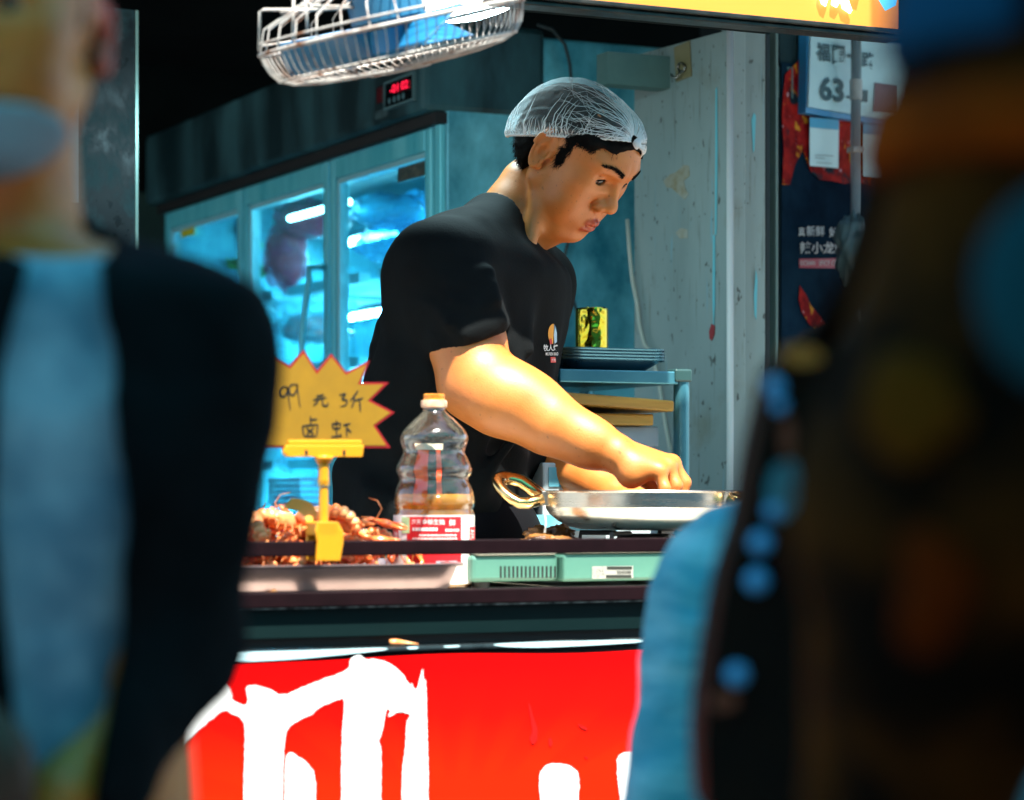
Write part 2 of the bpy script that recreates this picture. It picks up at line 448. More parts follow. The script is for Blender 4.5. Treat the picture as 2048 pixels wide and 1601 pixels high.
# stall roof: sheet with its front edge over the cook, stepped forward behind the light box
ROOF_Y = 2.86
rf = MB(); rf.prism([(-0.8, ROOF_Y), (1.46, ROOF_Y), (1.46, 3.0), (1.84, 3.0), (2.40, 4.02), (2.62, 4.35), (2.62, 6.6), (-0.8, 6.6)], lambda x, y: (x, y, 2.2), Vector((0, 0, 0.05)))
struct(rf.build('roof', dark_wall))
struct(Box('shade_fascia', (-0.8, ROOF_Y, 1.725), (1.455, ROOF_Y + 0.03, 2.198), dark_wall))  # unseen board, its lower edge set to hold the sun off the sleeve
struct(MB().bb((1.465, 3.012, 1.70), (1.86, 3.04, 2.198)).build('shade_fascia', dark_wall))
struct(Box('added_shade_roof', (1.96, 2.55, 2.45), (5.5, 7.0, 2.5), dark_wall))  # added above the view to keep sun off the right-hand walls
# ceiling lining and beam over the leaf door
p0 = onY(1205, 111, 3.80); p1 = onY(1535, 60, 3.80)
bm_ = MB(); bm_.bb((1.99, 3.76, 1.745), (2.36, 3.80, 1.80))
struct(bm_.build('beam', mat('grey green beam', (0.05, 0.13, 0.13), 0.6, col2=(0.08, 0.18, 0.17), scale=8)))
# tarpaulin added out of view: shades the customers and tints the fill teal
tm = bpy.data.materials.new('blue green tarpaulin'); tm.use_nodes = True
n_, l_ = tm.node_tree.nodes, tm.node_tree.links; n_.remove(n_['Principled BSDF'])
t1 = n_.new('ShaderNodeBsdfTranslucent'); t1.inputs[0].default_value = (0.03, 0.30, 0.36, 1)
t2 = n_.new('ShaderNodeBsdfDiffuse'); t2.inputs[0].default_value = (0.03, 0.25, 0.32, 1)
mx = n_.new('ShaderNodeMixShader'); mx.inputs[0].default_value = 0.6
l_.new(t2.outputs[0], mx.inputs[1]); l_.new(t1.outputs[0], mx.inputs[2]); l_.new(mx.outputs[0], n_['Material Output'].inputs[0])
tp = MB(); tp.grid(lambda u, v: (-4 + 8 * u, -0.8 + 2.4 * v, 2.75 + 0.05 * math.sin(u * 25) * math.sin(v * 9) - 0.12 * v), 60, 30)
trp = tp.build('shade_tarp', tm, smooth=True); tag(trp, 'blue green tarpaulin added unseen over the street to shade and tint the light', 'awning')
# unseen building added behind the viewer: blocks low sky, gives turquoise fill
fac = thing('light_block_building', (0, -5.4, 0), 'plain turquoise building added unseen behind the viewer to shape the light', 'building')
plaster = mat('turquoise facade paint', (0.025, 0.20, 0.26), 0.85, col2=(0.04, 0.26, 0.32), scale=2, bump=0.1)
Box('wall', (-9, -5.6, 0), (9, -5.2, 6.5), plaster, fac, bevel=0)
for i in range(6):
    w_ = Box('window', (-7.6 + i * 2.7, -5.21, 3.3), (-6.2 + i * 2.7, -5.15, 4.9), mat('dark window glass', (0.01, 0.015, 0.02), 0.1), fac, bevel=0.01)

# ================================================================== stained panel at the edge of the stall (left)
pa = thing('steel_partition', W(200, 985, 4.2), 'stained dark steel partition panel with a bright thin edge', 'partition')
a = W(-200, 985, 4.0); b = W(270, 985, 4.2)
dv = (b - a); dv.z = 0; dn = dv.normalized(); nn = Vector((dn.y, -dn.x, 0))
def wallbox(mb, a, b, z0, z1, th):
    d = Vector((b.x - a.x, b.y - a.y, 0)).normalized(); nn = Vector((d.y, -d.x, 0)) * th
    q = [Vector((a.x, a.y, 0)), Vector((b.x, b.y, 0))]
    vs = []
    for z in (z0, z1):
        for p in (q[0], q[1], q[1] - nn, q[0] - nn): vs.append((p.x, p.y, z))
    return mb.add(vs, [(3, 2, 1, 0), (4, 5, 6, 7), (0, 1, 5, 4), (1, 2, 6, 5), (2, 3, 7, 6), (3, 0, 4, 7)])
stain = mat('spotted teal panel', (0.004, 0.02, 0.028), 0.4, 0.3, col2=(0.035, 0.13, 0.15), scale=26, detail=8, stretch=(1, 1, 0.7), lo=0.48, hi=0.74, rvar=0.2)
wallbox(MB(), a, b, 0.05, 1.86, 0.02).build('panel', stain, pa)
wallbox(MB(), b + dn * 0.001, b + dn * 0.006, 0.05, 1.86, 0.03).build('edge_trim', mat('pale edge trim', (0.45, 0.8, 0.75), 0.25, 0.3), pa)
c1 = W(127, 985, 4.13); c2 = W(153, 985, 4.14)
wallbox(MB(), c1 + nn * 0.008, c2 + nn * 0.008, 1.05 + 580 / 5000 * 4.13, 1.82, 0.006).build('strip', mat('pale blue strip', (0.32, 0.45, 0.52), 0.5), pa)

# ================================================================== fridge with three glass doors
XF, FY0, FY1 = 1.844, 4.107, 5.74
fr = thing('glass_door_fridge', (XF + 0.35, 4.9, 0.05), 'tall stainless fridge with three lit glass doors and a dark header', 'fridge')
DT, DB = 1.716, 0.42
X2 = XF + 0.72
body = MB()
body.bb((XF + 0.05, FY0, 0.06), (X2, FY0 + 0.03, 1.885))      # end panel that faces the street
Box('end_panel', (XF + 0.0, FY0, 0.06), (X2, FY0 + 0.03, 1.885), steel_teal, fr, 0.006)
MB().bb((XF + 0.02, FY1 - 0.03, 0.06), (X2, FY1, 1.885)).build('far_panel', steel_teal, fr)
MB().bb((X2 - 0.03, FY0 + 0.03, 0.06), (X2, FY1 - 0.03, 1.885)).build('rear_panel', mat('white liner', (0.06, 0.24, 0.32), 0.4), fr)
MB().bb((XF + 0.02, FY0 + 0.03, 0.06), (X2 - 0.03, FY1 - 0.03, DB - 0.02)).build('plinth', steel_dark, fr)
hd = Box('header_panel', (XF - 0.045, FY0 - 0.004, DT + 0.018), (XF + 0.2, FY1 + 0.02, 1.90), steel_dark, fr, 0.012)
MB().bb((XF + 0.2, FY0 + 0.03, DT + 0.02), (X2 - 0.03, FY1 - 0.03, 1.89)).build('top_panel', steel_dark, fr)
MB().bb((XF - 0.02, FY0 + 0.001, DT - 0.002), (XF + 0.06, FY1, DT + 0.018)).build('painted_shadow_gap', black_gap, fr)  # black strip fills the gap in place of its shade
MB().bb((XF - 0.012, FY0 - 0.002, DB), (XF - 0.0005, FY0 + 0.022, DT - 0.004)).build('corner_post', steel_frame, fr, bevel=0.002)
liner = mat('fridge liner', (0.05, 0.20, 0.27), 0.35)
glass_door = clear_film('fridge door glass', (0.72, 0.93, 0.97), 0.03, haze=0.03, hazecol=(0.3, 0.7, 0.8))
edges = [4.134, 4.640, 5.152, 5.700]
def ring_frame(mb, x0, x1, y0, y1, z0, z1, w, wt=None):
    wt = wt or w
    mb.bb((x0, y0, z0), (x1, y0 + w, z1)); mb.bb((x0, y1 - w, z0), (x1, y1, z1))
    mb.bb((x0, y0 + w, z1 - wt), (x1, y1 - w, z1)); mb.bb((x0, y0 + w, z0), (x1, y1 - w, z0 + wt)); return mb
for k in range(3):
    y0, y1 = edges[k] + 0.005, edges[k + 1] - 0.005
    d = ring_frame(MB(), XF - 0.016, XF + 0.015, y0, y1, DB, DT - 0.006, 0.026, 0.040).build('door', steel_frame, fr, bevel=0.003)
    ring_frame(MB(), XF - 0.010, XF + 0.012, y0 + 0.026, y1 - 0.026, DB + 0.040, DT - 0.046, 0.010).build('gasket', mat('pale gasket', (0.3, 0.62, 0.68), 0.4), d, bevel=0.002)
    MB().bb((XF - 0.004, y0 + 0.028, DB + 0.042), (XF + 0.002, y1 - 0.028, DT - 0.048)).build('pane', glass_door, d)
    hy = y1 - 0.024 if k == 0 else y0 + 0.022
    hy = [edges[1] - 0.018, edges[1] + 0.018, edges[2] + 0.018][k]
    zt = [1.50, 1.50, 1.46][k]
    pth = [(XF - 0.016, hy, zt), (XF - 0.05, hy, zt - 0.004)] + [(XF - 0.05 - 0.016 * math.sin(math.pi * t / 8), hy, zt - 0.03 - 0.30 * t / 8) for t in range(9)] + [(XF - 0.016, hy, zt - 0.35)]
    if k != 0: MB().tube(pth, 0.009, 8, flat=0.7).build('handle', steel_frame, d, smooth=True)
# lit shelves
led_m = emission('cool led', (0.22, 0.80, 1.0), 44.0)
led_t = emission('cool led tube', (0.3, 0.9, 1.0), 10.0)
wire_m = mat('shelf wire', (0.35, 0.6, 0.64), 0.3, 0.7)
for k in range(3):
    y0, y1 = edges[k] + 0.05, edges[k + 1] - 0.05
    for z in (1.475, 1.305, 1.10, 0.86, 0.62):
        sh = MB(); sh.bb((XF + 0.07, y0, z), (XF + 0.095, y1, z + 0.02)); sh.bb((X2 - 0.08, y0, z), (X2 - 0.06, y1, z + 0.012))
        for q in range(9): sh.bb((XF + 0.095, y0 + (y1 - y0) * (q + .5) / 9 - 0.002, z + 0.006), (X2 - 0.08, y0 + (y1 - y0) * (q + .5) / 9 + 0.002, z + 0.01))
        s = sh.build('shelf', wire_m, fr)
    for z in (1.64, 1.462, 1.292, 1.088):
        bar = MB().bb((XF + 0.36, y0 + 0.02, z + 0.008), (XF + 0.39, y1 - 0.02, z + 0.02)).build('led_bar', liner, fr)
        dots = MB()
        for q in range(8):
            yy = y0 + 0.04 + (y1 - y0 - 0.08) * q / 7
            dots.bb((XF + 0.364, yy - 0.008, z - 0.004), (XF + 0.386, yy + 0.008, z + 0.007))
        tag(dots.build('led_dots', led_m, bar), kind='stuff')
MB().tube([(XF + 0.065, edges[1] + 0.09, DT - 0.075), (XF + 0.065, edges[2] - 0.08, DT - 0.075)], 0.007, 8).build('tube_light', led_t, fr, smooth=True)
# header controls
def onF(px, py): return onX(px, py, XF - 0.0452)
def quadX(px0, py0, px1, py1, dx, th):
    """box on the header face between two picture points"""
    a = onF(px0, py0); b = onF(px1, py1)
    return MB().bb((XF - 0.045 - dx - th, min(a.y, b.y), min(a.z, b.z)), (XF - 0.045 - dx, max(a.y, b.y), max(a.z, b.z)))
a = onF(776, 215); b = onF(832, 153)
yA, yB = a.y, b.y                              # yA is farther
z0 = (onF(776, 215).z + onF(832, 200).z) / 2; z1 = (onF(776, 166).z + onF(832, 153).z) / 2
disp = MB().bb((XF - 0.051, yB, z0), (XF - 0.0445, yA, z1)).build('control_display', mat('display black', (0.006, 0.01, 0.012), 0.15), hd, bevel=0.002)
ring_frame(MB(), XF - 0.053, XF - 0.0445, yB - 0.004, yA + 0.004, z0 - 0.004, z1 + 0.004, 0.004).build('display_rim', mat('display rim', (0.1, 0.2, 0.22), 0.4), hd)
dl = MB(); fn = lambda x, y: (XF - 0.0535, yA + (yB - yA) * x, z0 + (z1 - z0) * y)
for s_, x0, x1 in (('-01', 0.22, 0.52), ('02', 0.62, 0.86)): lettering(dl, s_, x0, 0.5, x1, 0.84, fn, 0.01)
dl.build('digits', emission('red led digits', (1.0, 0.01, 0.05), 0.55), hd)
bt = MB()
for x in (0.16, 0.34, 0.5, 0.66): bt.ell((XF - 0.0512, yA + (yB - yA) * x, z0 + (z1 - z0) * 0.24), (0.002, 0.006, 0.006), nu=10, nv=6)
bt.build('button', mat('display button', (0.08, 0.2, 0.23), 0.4), hd)
a = onF(757, 208); b = onF(768, 186)
MB().bb((XF - 0.049, b.y, a.z), (XF - 0.0445, a.y, b.z + 0.012)).build('switch', mat('red switch', (0.10, 0.006, 0.012), 0.3), hd, bevel=0.001)
a = onF(752, 240); b = onF(776, 216)
MB().bb((XF - 0.0462, b.y, a.z), (XF - 0.0445, a.y, b.z)).build('worn_sticker', mat('worn sticker', (0.02, 0.055, 0.065), 0.7, col2=(0.05, 0.11, 0.12), scale=60), hd)
# stickers on the panes
def pane_sticker(px0, py0, px1, py1, m, name):
    a = onX(px0, py0, XF - 0.008); b = onX(px1, py1, XF - 0.008)
    return MB().bb((XF - 0.0075, min(a.y, b.y), min(a.z, b.z)), (XF - 0.0055, max(a.y, b.y), max(a.z, b.z))).build(name, m, fr)
pane_sticker(362, 476, 388, 445, mat('yellow sticker', (0.55, 0.5, 0.01), 0.6, emit=(0.5, 0.45, 0.0), estr=0.0), 'yellow_sticker')
pane_sticker(795, 366, 860, 318, mat('grey hologram sticker', (0.035, 0.06, 0.055), 0.45, col2=(0.16, 0.16, 0.12), scale=70, stretch=(1, 1, 2.4), lo=0.45, hi=0.7), 'hologram_sticker')
# cable down the end panel
MB().tube([onY(1075, 50, 4.08), onY(1105, 60, 4.08), onY(1130, 90, 4.08), onY(1140, 130, 4.08), onY(1145, 200, 4.08), onY(1150, 420, 4.08), onY(1128, 520, 4.08), onY(1135, 560, 4.08), onY(1158, 640, 4.08), onY(1165, 760, 4.08), onY(1160, 900, 4.08)], 0.0035, 6).build('power_cable', mat('dark cable', (0.012, 0.03, 0.035), 0.5), fr, smooth=True)

# ---- food in the fridge
bag_clear = clear_film('crumpled clear bag', (0.75, 0.95, 1.0), 0.18, haze=0.34, hazecol=(0.35, 0.85, 1.0), bump=1.0, bscale=45, hscale=30)
def lumpy(c, rad, seed, amp=0.22, fr_=2.6, nu=36, nv=24, rot=None):
    """crumpled bag or lump, shaped by noise"""
    c = np.asarray(c, float); mb = MB(); off = np.array([seed * 3.1, seed * 1.7, seed * 2.3])
    u, v = np.meshgrid(np.arange(nu) / nu, np.arange(nv + 1) / nv); a = 2 * math.pi * u.ravel(); e = math.pi * (v.ravel() - 0.5)
    q = np.stack([np.cos(e) * np.cos(a), np.cos(e) * np.sin(a), np.sin(e)], 1)
    k = 1 + amp * (vnoise(q + off, fr_, seed) * 0.65 + vnoise(q + off, fr_ * 2.7, seed + 5) * 0.35)
    q = q * np.asarray(rad) * k[:, None]
    if rot is not None: q = q @ np.asarray(rot).T
    mb.v = [tuple(x) for x in (c + q)]
    mb.f = [(jj * nu + ii, jj * nu + (ii + 1) % nu, (jj + 1) * nu + (ii + 1) % nu, (jj + 1) * nu + ii) for jj in range(nv) for ii in range(nu)]; mb.mi = [0] * len(mb.f)
    return mb
def fpt(px, py, dx):
    p = onX(px, py, XF + dx); return p
pinkmeat = mat('raw red meat', (0.75, 0.04, 0.06), 0.35, col2=(0.85, 0.16, 0.20), scale=22, bump=0.3, bscale=40)
bagpink = clear_film('pink meat bag', (0.95, 0.6, 0.7), 0.2, haze=0.42, hazecol=(0.95, 0.12, 0.28), bump=1.0, bscale=40, hscale=24)
def bag(px, py, dx, rpx, rz, seed, label, content=None, m=None, depth=0.09, group=None):
    c = fpt(px, py, dx); sc_ = math.hypot(c.x, c.y) / FPX
    ry = rpx * sc_ * 1.25; zz = rz * sc_
    o = thing('food_bag', (c.x, c.y, c.z - zz), label, 'food bag', group)
    if content: lumpy(c, (depth * 0.8, ry * 0.8, zz * 0.8), seed + 11, 0.28).build('contents', content, o, smooth=True)
    lumpy(c, (depth, ry, zz), seed, 0.3, 3.4).build('wrapper', m or bag_clear, o, smooth=True)
    return o
bag(622, 440, 0.17, 42, 40, 3, 'pink bag of red meat at the top of the middle fridge door', pinkmeat, bagpink)
bag(572, 510, 0.12, 22, 75, 4, 'long red meat strip in plastic hanging behind the middle fridge door', pinkmeat, bagpink, depth=0.05)
bag(625, 612, 0.20, 45, 32, 5, 'crumpled clear bag on the middle fridge shelf above pink meat')
bag(622, 660, 0.16, 48, 30, 6, 'bag of pale pink meat low behind the middle fridge door', mat('pale pink meat', (0.85, 0.22, 0.24), 0.4, col2=(0.9, 0.36, 0.36), scale=18, bump=0.3))
bluebag = clear_film('blue tinted bag', (0.45, 0.85, 1.0), 0.2, haze=0.5, hazecol=(0.12, 0.62, 0.9), bump=1.0, bscale=30, hscale=18)
bag(785, 425, 0.20, 50, 38, 7, 'round blue tinted bag behind the right fridge door', mat('pale frozen food', (0.3, 0.6, 0.68), 0.5, col2=(0.45, 0.7, 0.75), scale=15), bluebag)
bag(800, 490, 0.20, 62, 42, 8, 'wide crumpled blue bag under the round one behind the right fridge door', None, bluebag)
bag(842, 430, 0.30, 34, 42, 9, 'blue bag pushed to the back behind the right fridge door', None, bluebag)
lett = mat('lettuce', (0.05, 0.22, 0.015), 0.45, col2=(0.2, 0.45, 0.05), scale=16, bump=0.3)
o = thing('lettuce_bag', fpt(455, 570, 0.18), 'clear bag of green lettuce behind the left fridge door', 'lettuce bag')
c = fpt(458, 518, 0.18)
for q in range(26):   # leaves
    u = Vector((RNG.normal(0, .035), RNG.normal(0, .05), RNG.normal(0, .045))); az = RNG.uniform(0, 6.28); ti = RNG.uniform(-1, 1)
    R_ = Matrix.Rotation(az, 3, 'Z') @ Matrix.Rotation(ti, 3, 'X')
    MB().grid(lambda a, b: c + u + R_ @ Vector(((a - .5) * .06 * math.sin(math.pi * (b * .85 + .1)), (b - .5) * .085, .012 * math.sin(a * 14 + b * 9) + .02 * (a - .5) ** 2)), 8, 7).build('leaf', lett, o, smooth=True)
lumpy(fpt(452, 505, 0.18), (0.075, 0.11, 0.13), 21, 0.3, 3.2).build('wrapper', bag_clear, o, smooth=True)
bag(440, 470, 0.25, 40, 26, 12, 'clear bag above the lettuce behind the left fridge door')
# basket low in the middle door
o = thing('plastic_basket', fpt(632, 1010, 0.10), 'pink slotted plastic basket low in the fridge behind the price card', 'basket')
pk = mat('pink basket plastic', (0.30, 0.04, 0.12), 0.4)
cb = fpt(635, 1010, 0.16); cb = Vector((cb.x, cb.y, 1.022))
bs = MB()
for row in range(5):
    z = cb.z + row * 0.013
    k = 0.9 + 0.03 * row
    for s_ in ((-0.08 * k, -0.1 * k, -0.08 * k + .003, 0.1 * k), (0.08 * k - .003, -0.1 * k, 0.08 * k, 0.1 * k), (-0.08 * k, -0.1 * k, 0.08 * k, -0.1 * k + .003), (-0.08 * k, 0.1 * k - .003, 0.08 * k, 0.1 * k)):
        bs.bb((cb.x + s_[0], cb.y + s_[1], z), (cb.x + s_[2], cb.y + s_[3], z + 0.006))
for q in range(13):
    y = cb.y - 0.095 + 0.19 * q / 12
    for x in (-0.08, 0.078): bs.bb((cb.x + x, y - .0025, cb.z), (cb.x + x + .002, y + .0025, cb.z + 0.06))
bs.build('wall_slats', pk, o)
MB().bb((cb.x - .074, cb.y - .092, cb.z - 0.004), (cb.x + .074, cb.y + .092, cb.z)).build('basket_floor', pk, o)
bag(640, 930, 0.17, 44, 32, 15, 'crumpled clear bag lying in the pink basket', None)

# ================================================================== pale metal leaf door and frame (right)
door_white = mat('chipped pale metal paint', (0.165, 0.245, 0.245), 0.55, col2=(0.235, 0.315, 0.31), scale=3.0, detail=9, stretch=(1, 1, 0.35), bump=0.12, bscale=35, rvar=0.1, lo=0.3, hi=0.7)
# scuffs, rust freckles and stains in the paint
n_, l_ = door_white.node_tree.nodes, door_white.node_tree.links
pb = n_['Principled BSDF']; prev = pb.inputs['Base Color'].links[0].from_socket
tcx = n_.new('ShaderNodeTexCoord')
def blot(prev, scale, lo, hi, col, stretch=(1, 1, 1), amount=1.0, det=6):
    mp = n_.new('ShaderNodeMapping'); mp.inputs['Scale'].default_value = stretch; l_.new(tcx.outputs['Object'], mp.inputs[0])
    nz = n_.new('ShaderNodeTexNoise'); nz.inputs['Scale'].default_value = scale; nz.inputs['Detail'].default_value = det
    l_.new(mp.outputs[0], nz.inputs['Vector'])
    mr = n_.new('ShaderNodeMapRange'); mr.inputs['From Min'].default_value = lo; mr.inputs['From Max'].default_value = hi; mr.inputs['To Max'].default_value = amount
    l_.new(nz.outputs['Fac'], mr.inputs['Value'])
    mx = n_.new('ShaderNodeMix'); mx.data_type = 'RGBA'; mx.inputs['B'].default_value = (*col, 1)
    l_.new(mr.outputs[0], mx.inputs['Factor']); l_.new(prev, mx.inputs['A']); return mx.outputs['Result']
prev = blot(prev, 7, 0.58, 0.70, (0.13, 0.14, 0.09), amount=0.6)
prev = blot(prev, 95, 0.67, 0.72, (0.02, 0.025, 0.02), (1, 1, 0.6), 0.85, 2)
prev = blot(prev, 18, 0.66, 0.72, (0.10, 0.33, 0.42), (3, 3, 0.25), 0.7)
prev = blot(prev, 30, 0.60, 0.74, (0.05, 0.06, 0.045), (4, 4, 0.3), 0.65)
prev = blot(prev, 3.2, 0.55, 0.72, (0.09, 0.13, 0.12), (1.5, 1.5, 0.5), 0.5)
l_.new(prev, pb.inputs['Base Color'])

NE = W(1462, 985, 4.15); FE = W(1268, 985, 4.40)
DZ1 = 1.05 + 927 / 5000 * 4.15
ld = thing('metal_leaf_door', (NE.x, NE.y, 0.05), 'tall pale scuffed metal door leaf beside the rack, with a hook', 'door')
wallbox(MB(), FE, NE, 0.06, DZ1, 0.03).build('leaf', door_white, ld, bevel=0.002)
dd = (NE - FE); dd.z = 0; dl_ = dd.length; dd.normalize(); dnrm = Vector((dd.y, -dd.x, 0))
def onDoor(px, py, off=0.0):
    # ray through the pixel meets the plane of the door leaf
    q = W(px, py, 1.0) - Vector((0, 0, EYE)); o = Vector((0, 0, EYE))
    s_ = (FE - o).dot(dnrm) / q.dot(dnrm); return o + q * s_ + dnrm * off
# folded edge of the leaf
MB().cyl((NE.x + dnrm.x * 0.002, NE.y + dnrm.y * 0.002, 0.06), (NE.x + dnrm.x * 0.002, NE.y + dnrm.y * 0.002, DZ1), 0.006).build('folded_edge', mat('pale fold', (0.46, 0.5, 0.5), 0.45), ld, smooth=True)
# hook on an adhesive patch
hp = MB(); q = [onDoor(*c, 0.001) for c in ((1350, 96), (1381, 82), (1385, 153), (1354, 165))]
hp.add([tuple(x) for x in q] + [tuple(x + dnrm * 0.0015) for x in q], [(0, 1, 2, 3), (7, 6, 5, 4), (0, 4, 5, 1), (1, 5, 6, 2), (2, 6, 7, 3), (3, 7, 4, 0)])
patch = hp.build('hook_patch', mat('brown adhesive patch', (0.16, 0.15, 0.07), 0.35, col2=(0.2, 0.19, 0.1), scale=20), ld)
hk = MB(); hk.tube([onDoor(1368 + 7 * math.cos(t), 136 + 9 * math.sin(t), 0.006) for t in np.linspace(0, 6.28, 17)[:-1]], 0.0018, 6, closed=True)
hk.tube([onDoor(1366, 142, 0.006), onDoor(1368, 150, 0.01), onDoor(1366, 158, 0.014), onDoor(1358, 157, 0.014), onDoor(1354, 150, 0.012)], 0.002, 6)
hk.build('hook', mat('dull hook steel', (0.25, 0.27, 0.26), 0.3, 1.0), patch, smooth=True)
# paint drops, tape traces and scratches, each a thin patch of its own colour
def patch_on_door(poly, m, name, off=0.0008):
    MB().prism(poly, lambda x, y: onDoor(x, y, off), dnrm * 0.0005).build(name, m, ld)
patch_on_door([(1419, 663), (1424, 648), (1431, 652), (1430, 668), (1425, 682), (1420, 678)], mat('red paint drop', (0.22, 0.008, 0.012), 0.4), 'paint_drop')
cy_t = mat('turquoise paint scratch', (0.10, 0.42, 0.50), 0.5)
patch_on_door([(1432, 180), (1435, 175), (1436, 300), (1434, 470), (1431, 470)], cy_t, 'scratch')
patch_on_door([(1427, 470), (1431, 472), (1431, 610), (1428, 660), (1426, 600)], cy_t, 'scratch')
rust = mat('ochre rust stain', (0.19, 0.17, 0.09), 0.7, col2=(0.30, 0.36, 0.34), scale=40, lo=0.3, hi=0.75)
patch_on_door([(1327, 362), (1340, 350), (1354, 344), (1368, 330), (1379, 332), (1380, 352), (1368, 362), (1372, 380), (1378, 388), (1370, 400), (1356, 388), (1344, 376), (1334, 376)], rust, 'rust_stain', 0.0003)
patch_on_door([(1352, 466), (1362, 456), (1376, 460), (1376, 476), (1360, 478)], rust, 'rust_stain', 0.0003)
# pale cord hanging in front of the leaf
cd = thing('pale_cord', onDoor(1310, 985, 0.01), 'thin pale cord hanging along the edge of the metal door', 'cord')
MB().tube([onDoor(*p_, 0.012) for p_ in ((1266, 440), (1270, 500), (1276, 560), (1286, 610), (1290, 650), (1300, 690), (1316, 710), (1328, 760), (1336, 810), (1344, 860), (1352, 900), (1350, 985))], 0.0042, 6).build('cord', mat('pale cord plastic', (0.30, 0.35, 0.31), 0.5), cd, smooth=True)

# fixed frame strip right of the leaf and posts beyond
YS = NE.y + 0.012
jb = thing('door_frame', (onY(1500, 985, YS).x, YS, 0.05), 'pale metal door frame post beside the dark gap', 'door frame')
def ybox(name, px0, px1, z0, z1, Y, th, m, parent, bevel=0.002):
    a = onY(px0, 985, Y); b = onY(px1, 985, Y)
    return MB().bb((a.x, Y, z0), (b.x, Y + th, z1)).build(name, m, parent, bevel=bevel)
ybox('jamb', 1467, 1531, 0.05, 1.83, YS, 0.04, door_white, jb)
def patch_on_Y(poly, m, name, parent, Y, off=0.001):
    MB().prism(poly, lambda x, y: onY(x, y, Y - off), Vector((0, 0.0005, 0))).build(name, m, parent)
patch_on_Y([(1503, 240), (1508, 226), (1512, 232), (1509, 300), (1506, 306)], cy_t, 'scratch', jb, YS)
patch_on_Y([(1508, 590), (1512, 540), (1515, 560), (1513, 640), (1509, 630)], cy_t, 'scratch', jb, YS)
ybox('rebate', 1531, 1553, 0.05, 1.83, YS + 0.05, 0.04, mat('dark rebate', (0.004, 0.018, 0.02), 0.5), jb)
ybox('edge_strip', 1551, 1557, 0.05, 1.83, YS + 0.02, 0.02, mat('grey green strip', (0.10, 0.18, 0.17), 0.5), jb)
po = thing('steel_post', (onY(1589, 985, 4.05).x, 4.05, 0), 'narrow pale steel post with a bolt in front of the poster', 'post')
pm = mat('pale post paint', (0.27, 0.33, 0.33), 0.5, col2=(0.36, 0.41, 0.4), scale=12, bump=0.1, stretch=(1, 1, 0.3))
ybox('post', 1579, 1598, 0.0, 1.85, 4.05, 0.02, pm, po)
MB().cyl(onY(1590, 145, 4.05), onY(1590, 145, 4.038), 0.005, n=6).build('bolt', mat('dark bolt', (0.03, 0.05, 0.05), 0.4, 0.8), po)
struct(MB().add([tuple(onY(x, y, 4.6)) for x, y in ((1400, 1200), (1750, 1200), (1750, -150), (1400, -150))], [(0, 1, 2, 3)]).build('side_passage_wall', mat('dark passage wall', (0.006, 0.02, 0.024), 0.8, col2=(0.012, 0.035, 0.04), scale=5)))

# ================================================================== next shop's wall with poster, address plate, notice, pipe
SA = W(1612, 985, 4.45)
sdir = (RGT + FWD).normalized(); snrm = Vector((sdir.y, -sdir.x, 0))
def onS(px, py, off=0.0):
    q = W(px, py, 1.0) - Vector((0, 0, EYE)); o = Vector((0, 0, EYE)); A_ = SA + snrm * off
    s_ = (A_ - o).dot(snrm) / q.dot(snrm); return o + q * s_
def sheet(name, pts, m, parent, off, th=0.001):
    """a real sheet on the shop wall; corners given where they appear in the picture"""
    P = [onS(*p_, off) for p_ in pts]
    mb = MB(); n = len(P)
    mb.add([tuple(x) for x in P] + [tuple(x - snrm * th) for x in P], [tuple(range(n)), tuple(range(2 * n - 1, n - 1, -1))] + [(i, (i + 1) % n, n + (i + 1) % n, n + i) for i in range(n)])
    return mb.build(name, m, parent)
sw = thing('shop_wall', SA, 'dark wall of the neighbouring shop behind the poster', 'wall')
sheet('wall_panel', [(1560, 1250), (2150, 1350), (2150, -200), (1560, -120)], mat('dark shop wall', (0.012, 0.03, 0.036), 0.8, spec=0.1, col2=(0.02, 0.05, 0.06), scale=6), sw, 0.0, 0.05)
ps = thing('food_poster', onS(1650, 725, 0.004), 'dark crayfish poster with white lettering and a red band on the shop wall', 'poster')
navy = mat('poster navy print', (0.002, 0.007, 0.016), 0.8, spec=0.02, col2=(0.008, 0.03, 0.055), scale=5)
sheet('paper', [(1563, 900), (1800, 930), (1800, 160), (1563, 125)], navy, ps, 0.004)
redp = mat('poster red crayfish print', (0.12, 0.003, 0.005), 0.6, spec=0.05, col2=(0.34, 0.015, 0.012), scale=28, detail=8, lo=0.4, hi=0.6)
n_, l_ = redp.node_tree.nodes, redp.node_tree.links; pb = n_['Principled BSDF']; prev = pb.inputs['Base Color'].links[0].from_socket; tcx = n_.new('ShaderNodeTexCoord')
prev = blot(prev, 40, 0.6, 0.68, (0.5, 0.22, 0.02)); prev = blot(prev, 22, 0.6, 0.66, (0.01, 0.02, 0.03)); prev = blot(prev, 55, 0.66, 0.72, (0.5, 0.35, 0.4)); l_.new(prev, pb.inputs['Base Color'])
sheet('crayfish_picture', [(1565, 370), (1568, 300), (1564, 230), (1570, 150), (1600, 118), (1740, 150), (1745, 372), (1712, 362), (1690, 368), (1664, 362), (1640, 360), (1622, 345), (1606, 300), (1590, 330), (1580, 370)], redp, ps, 0.007)
sheet('chilli_picture', [(1600, 572), (1612, 590), (1622, 612), (1640, 632), (1652, 648), (1660, 680), (1640, 668), (1620, 650), (1604, 625), (1598, 600)], redp, ps, 0.007)
sheet('red_band', [(1599, 518), (1700, 517), (1700, 537), (1599, 536)], mat('poster red band', (0.30, 0.01, 0.035), 0.4), ps, 0.007)
wl = mat('poster white print', (0.42, 0.45, 0.44), 0.5)
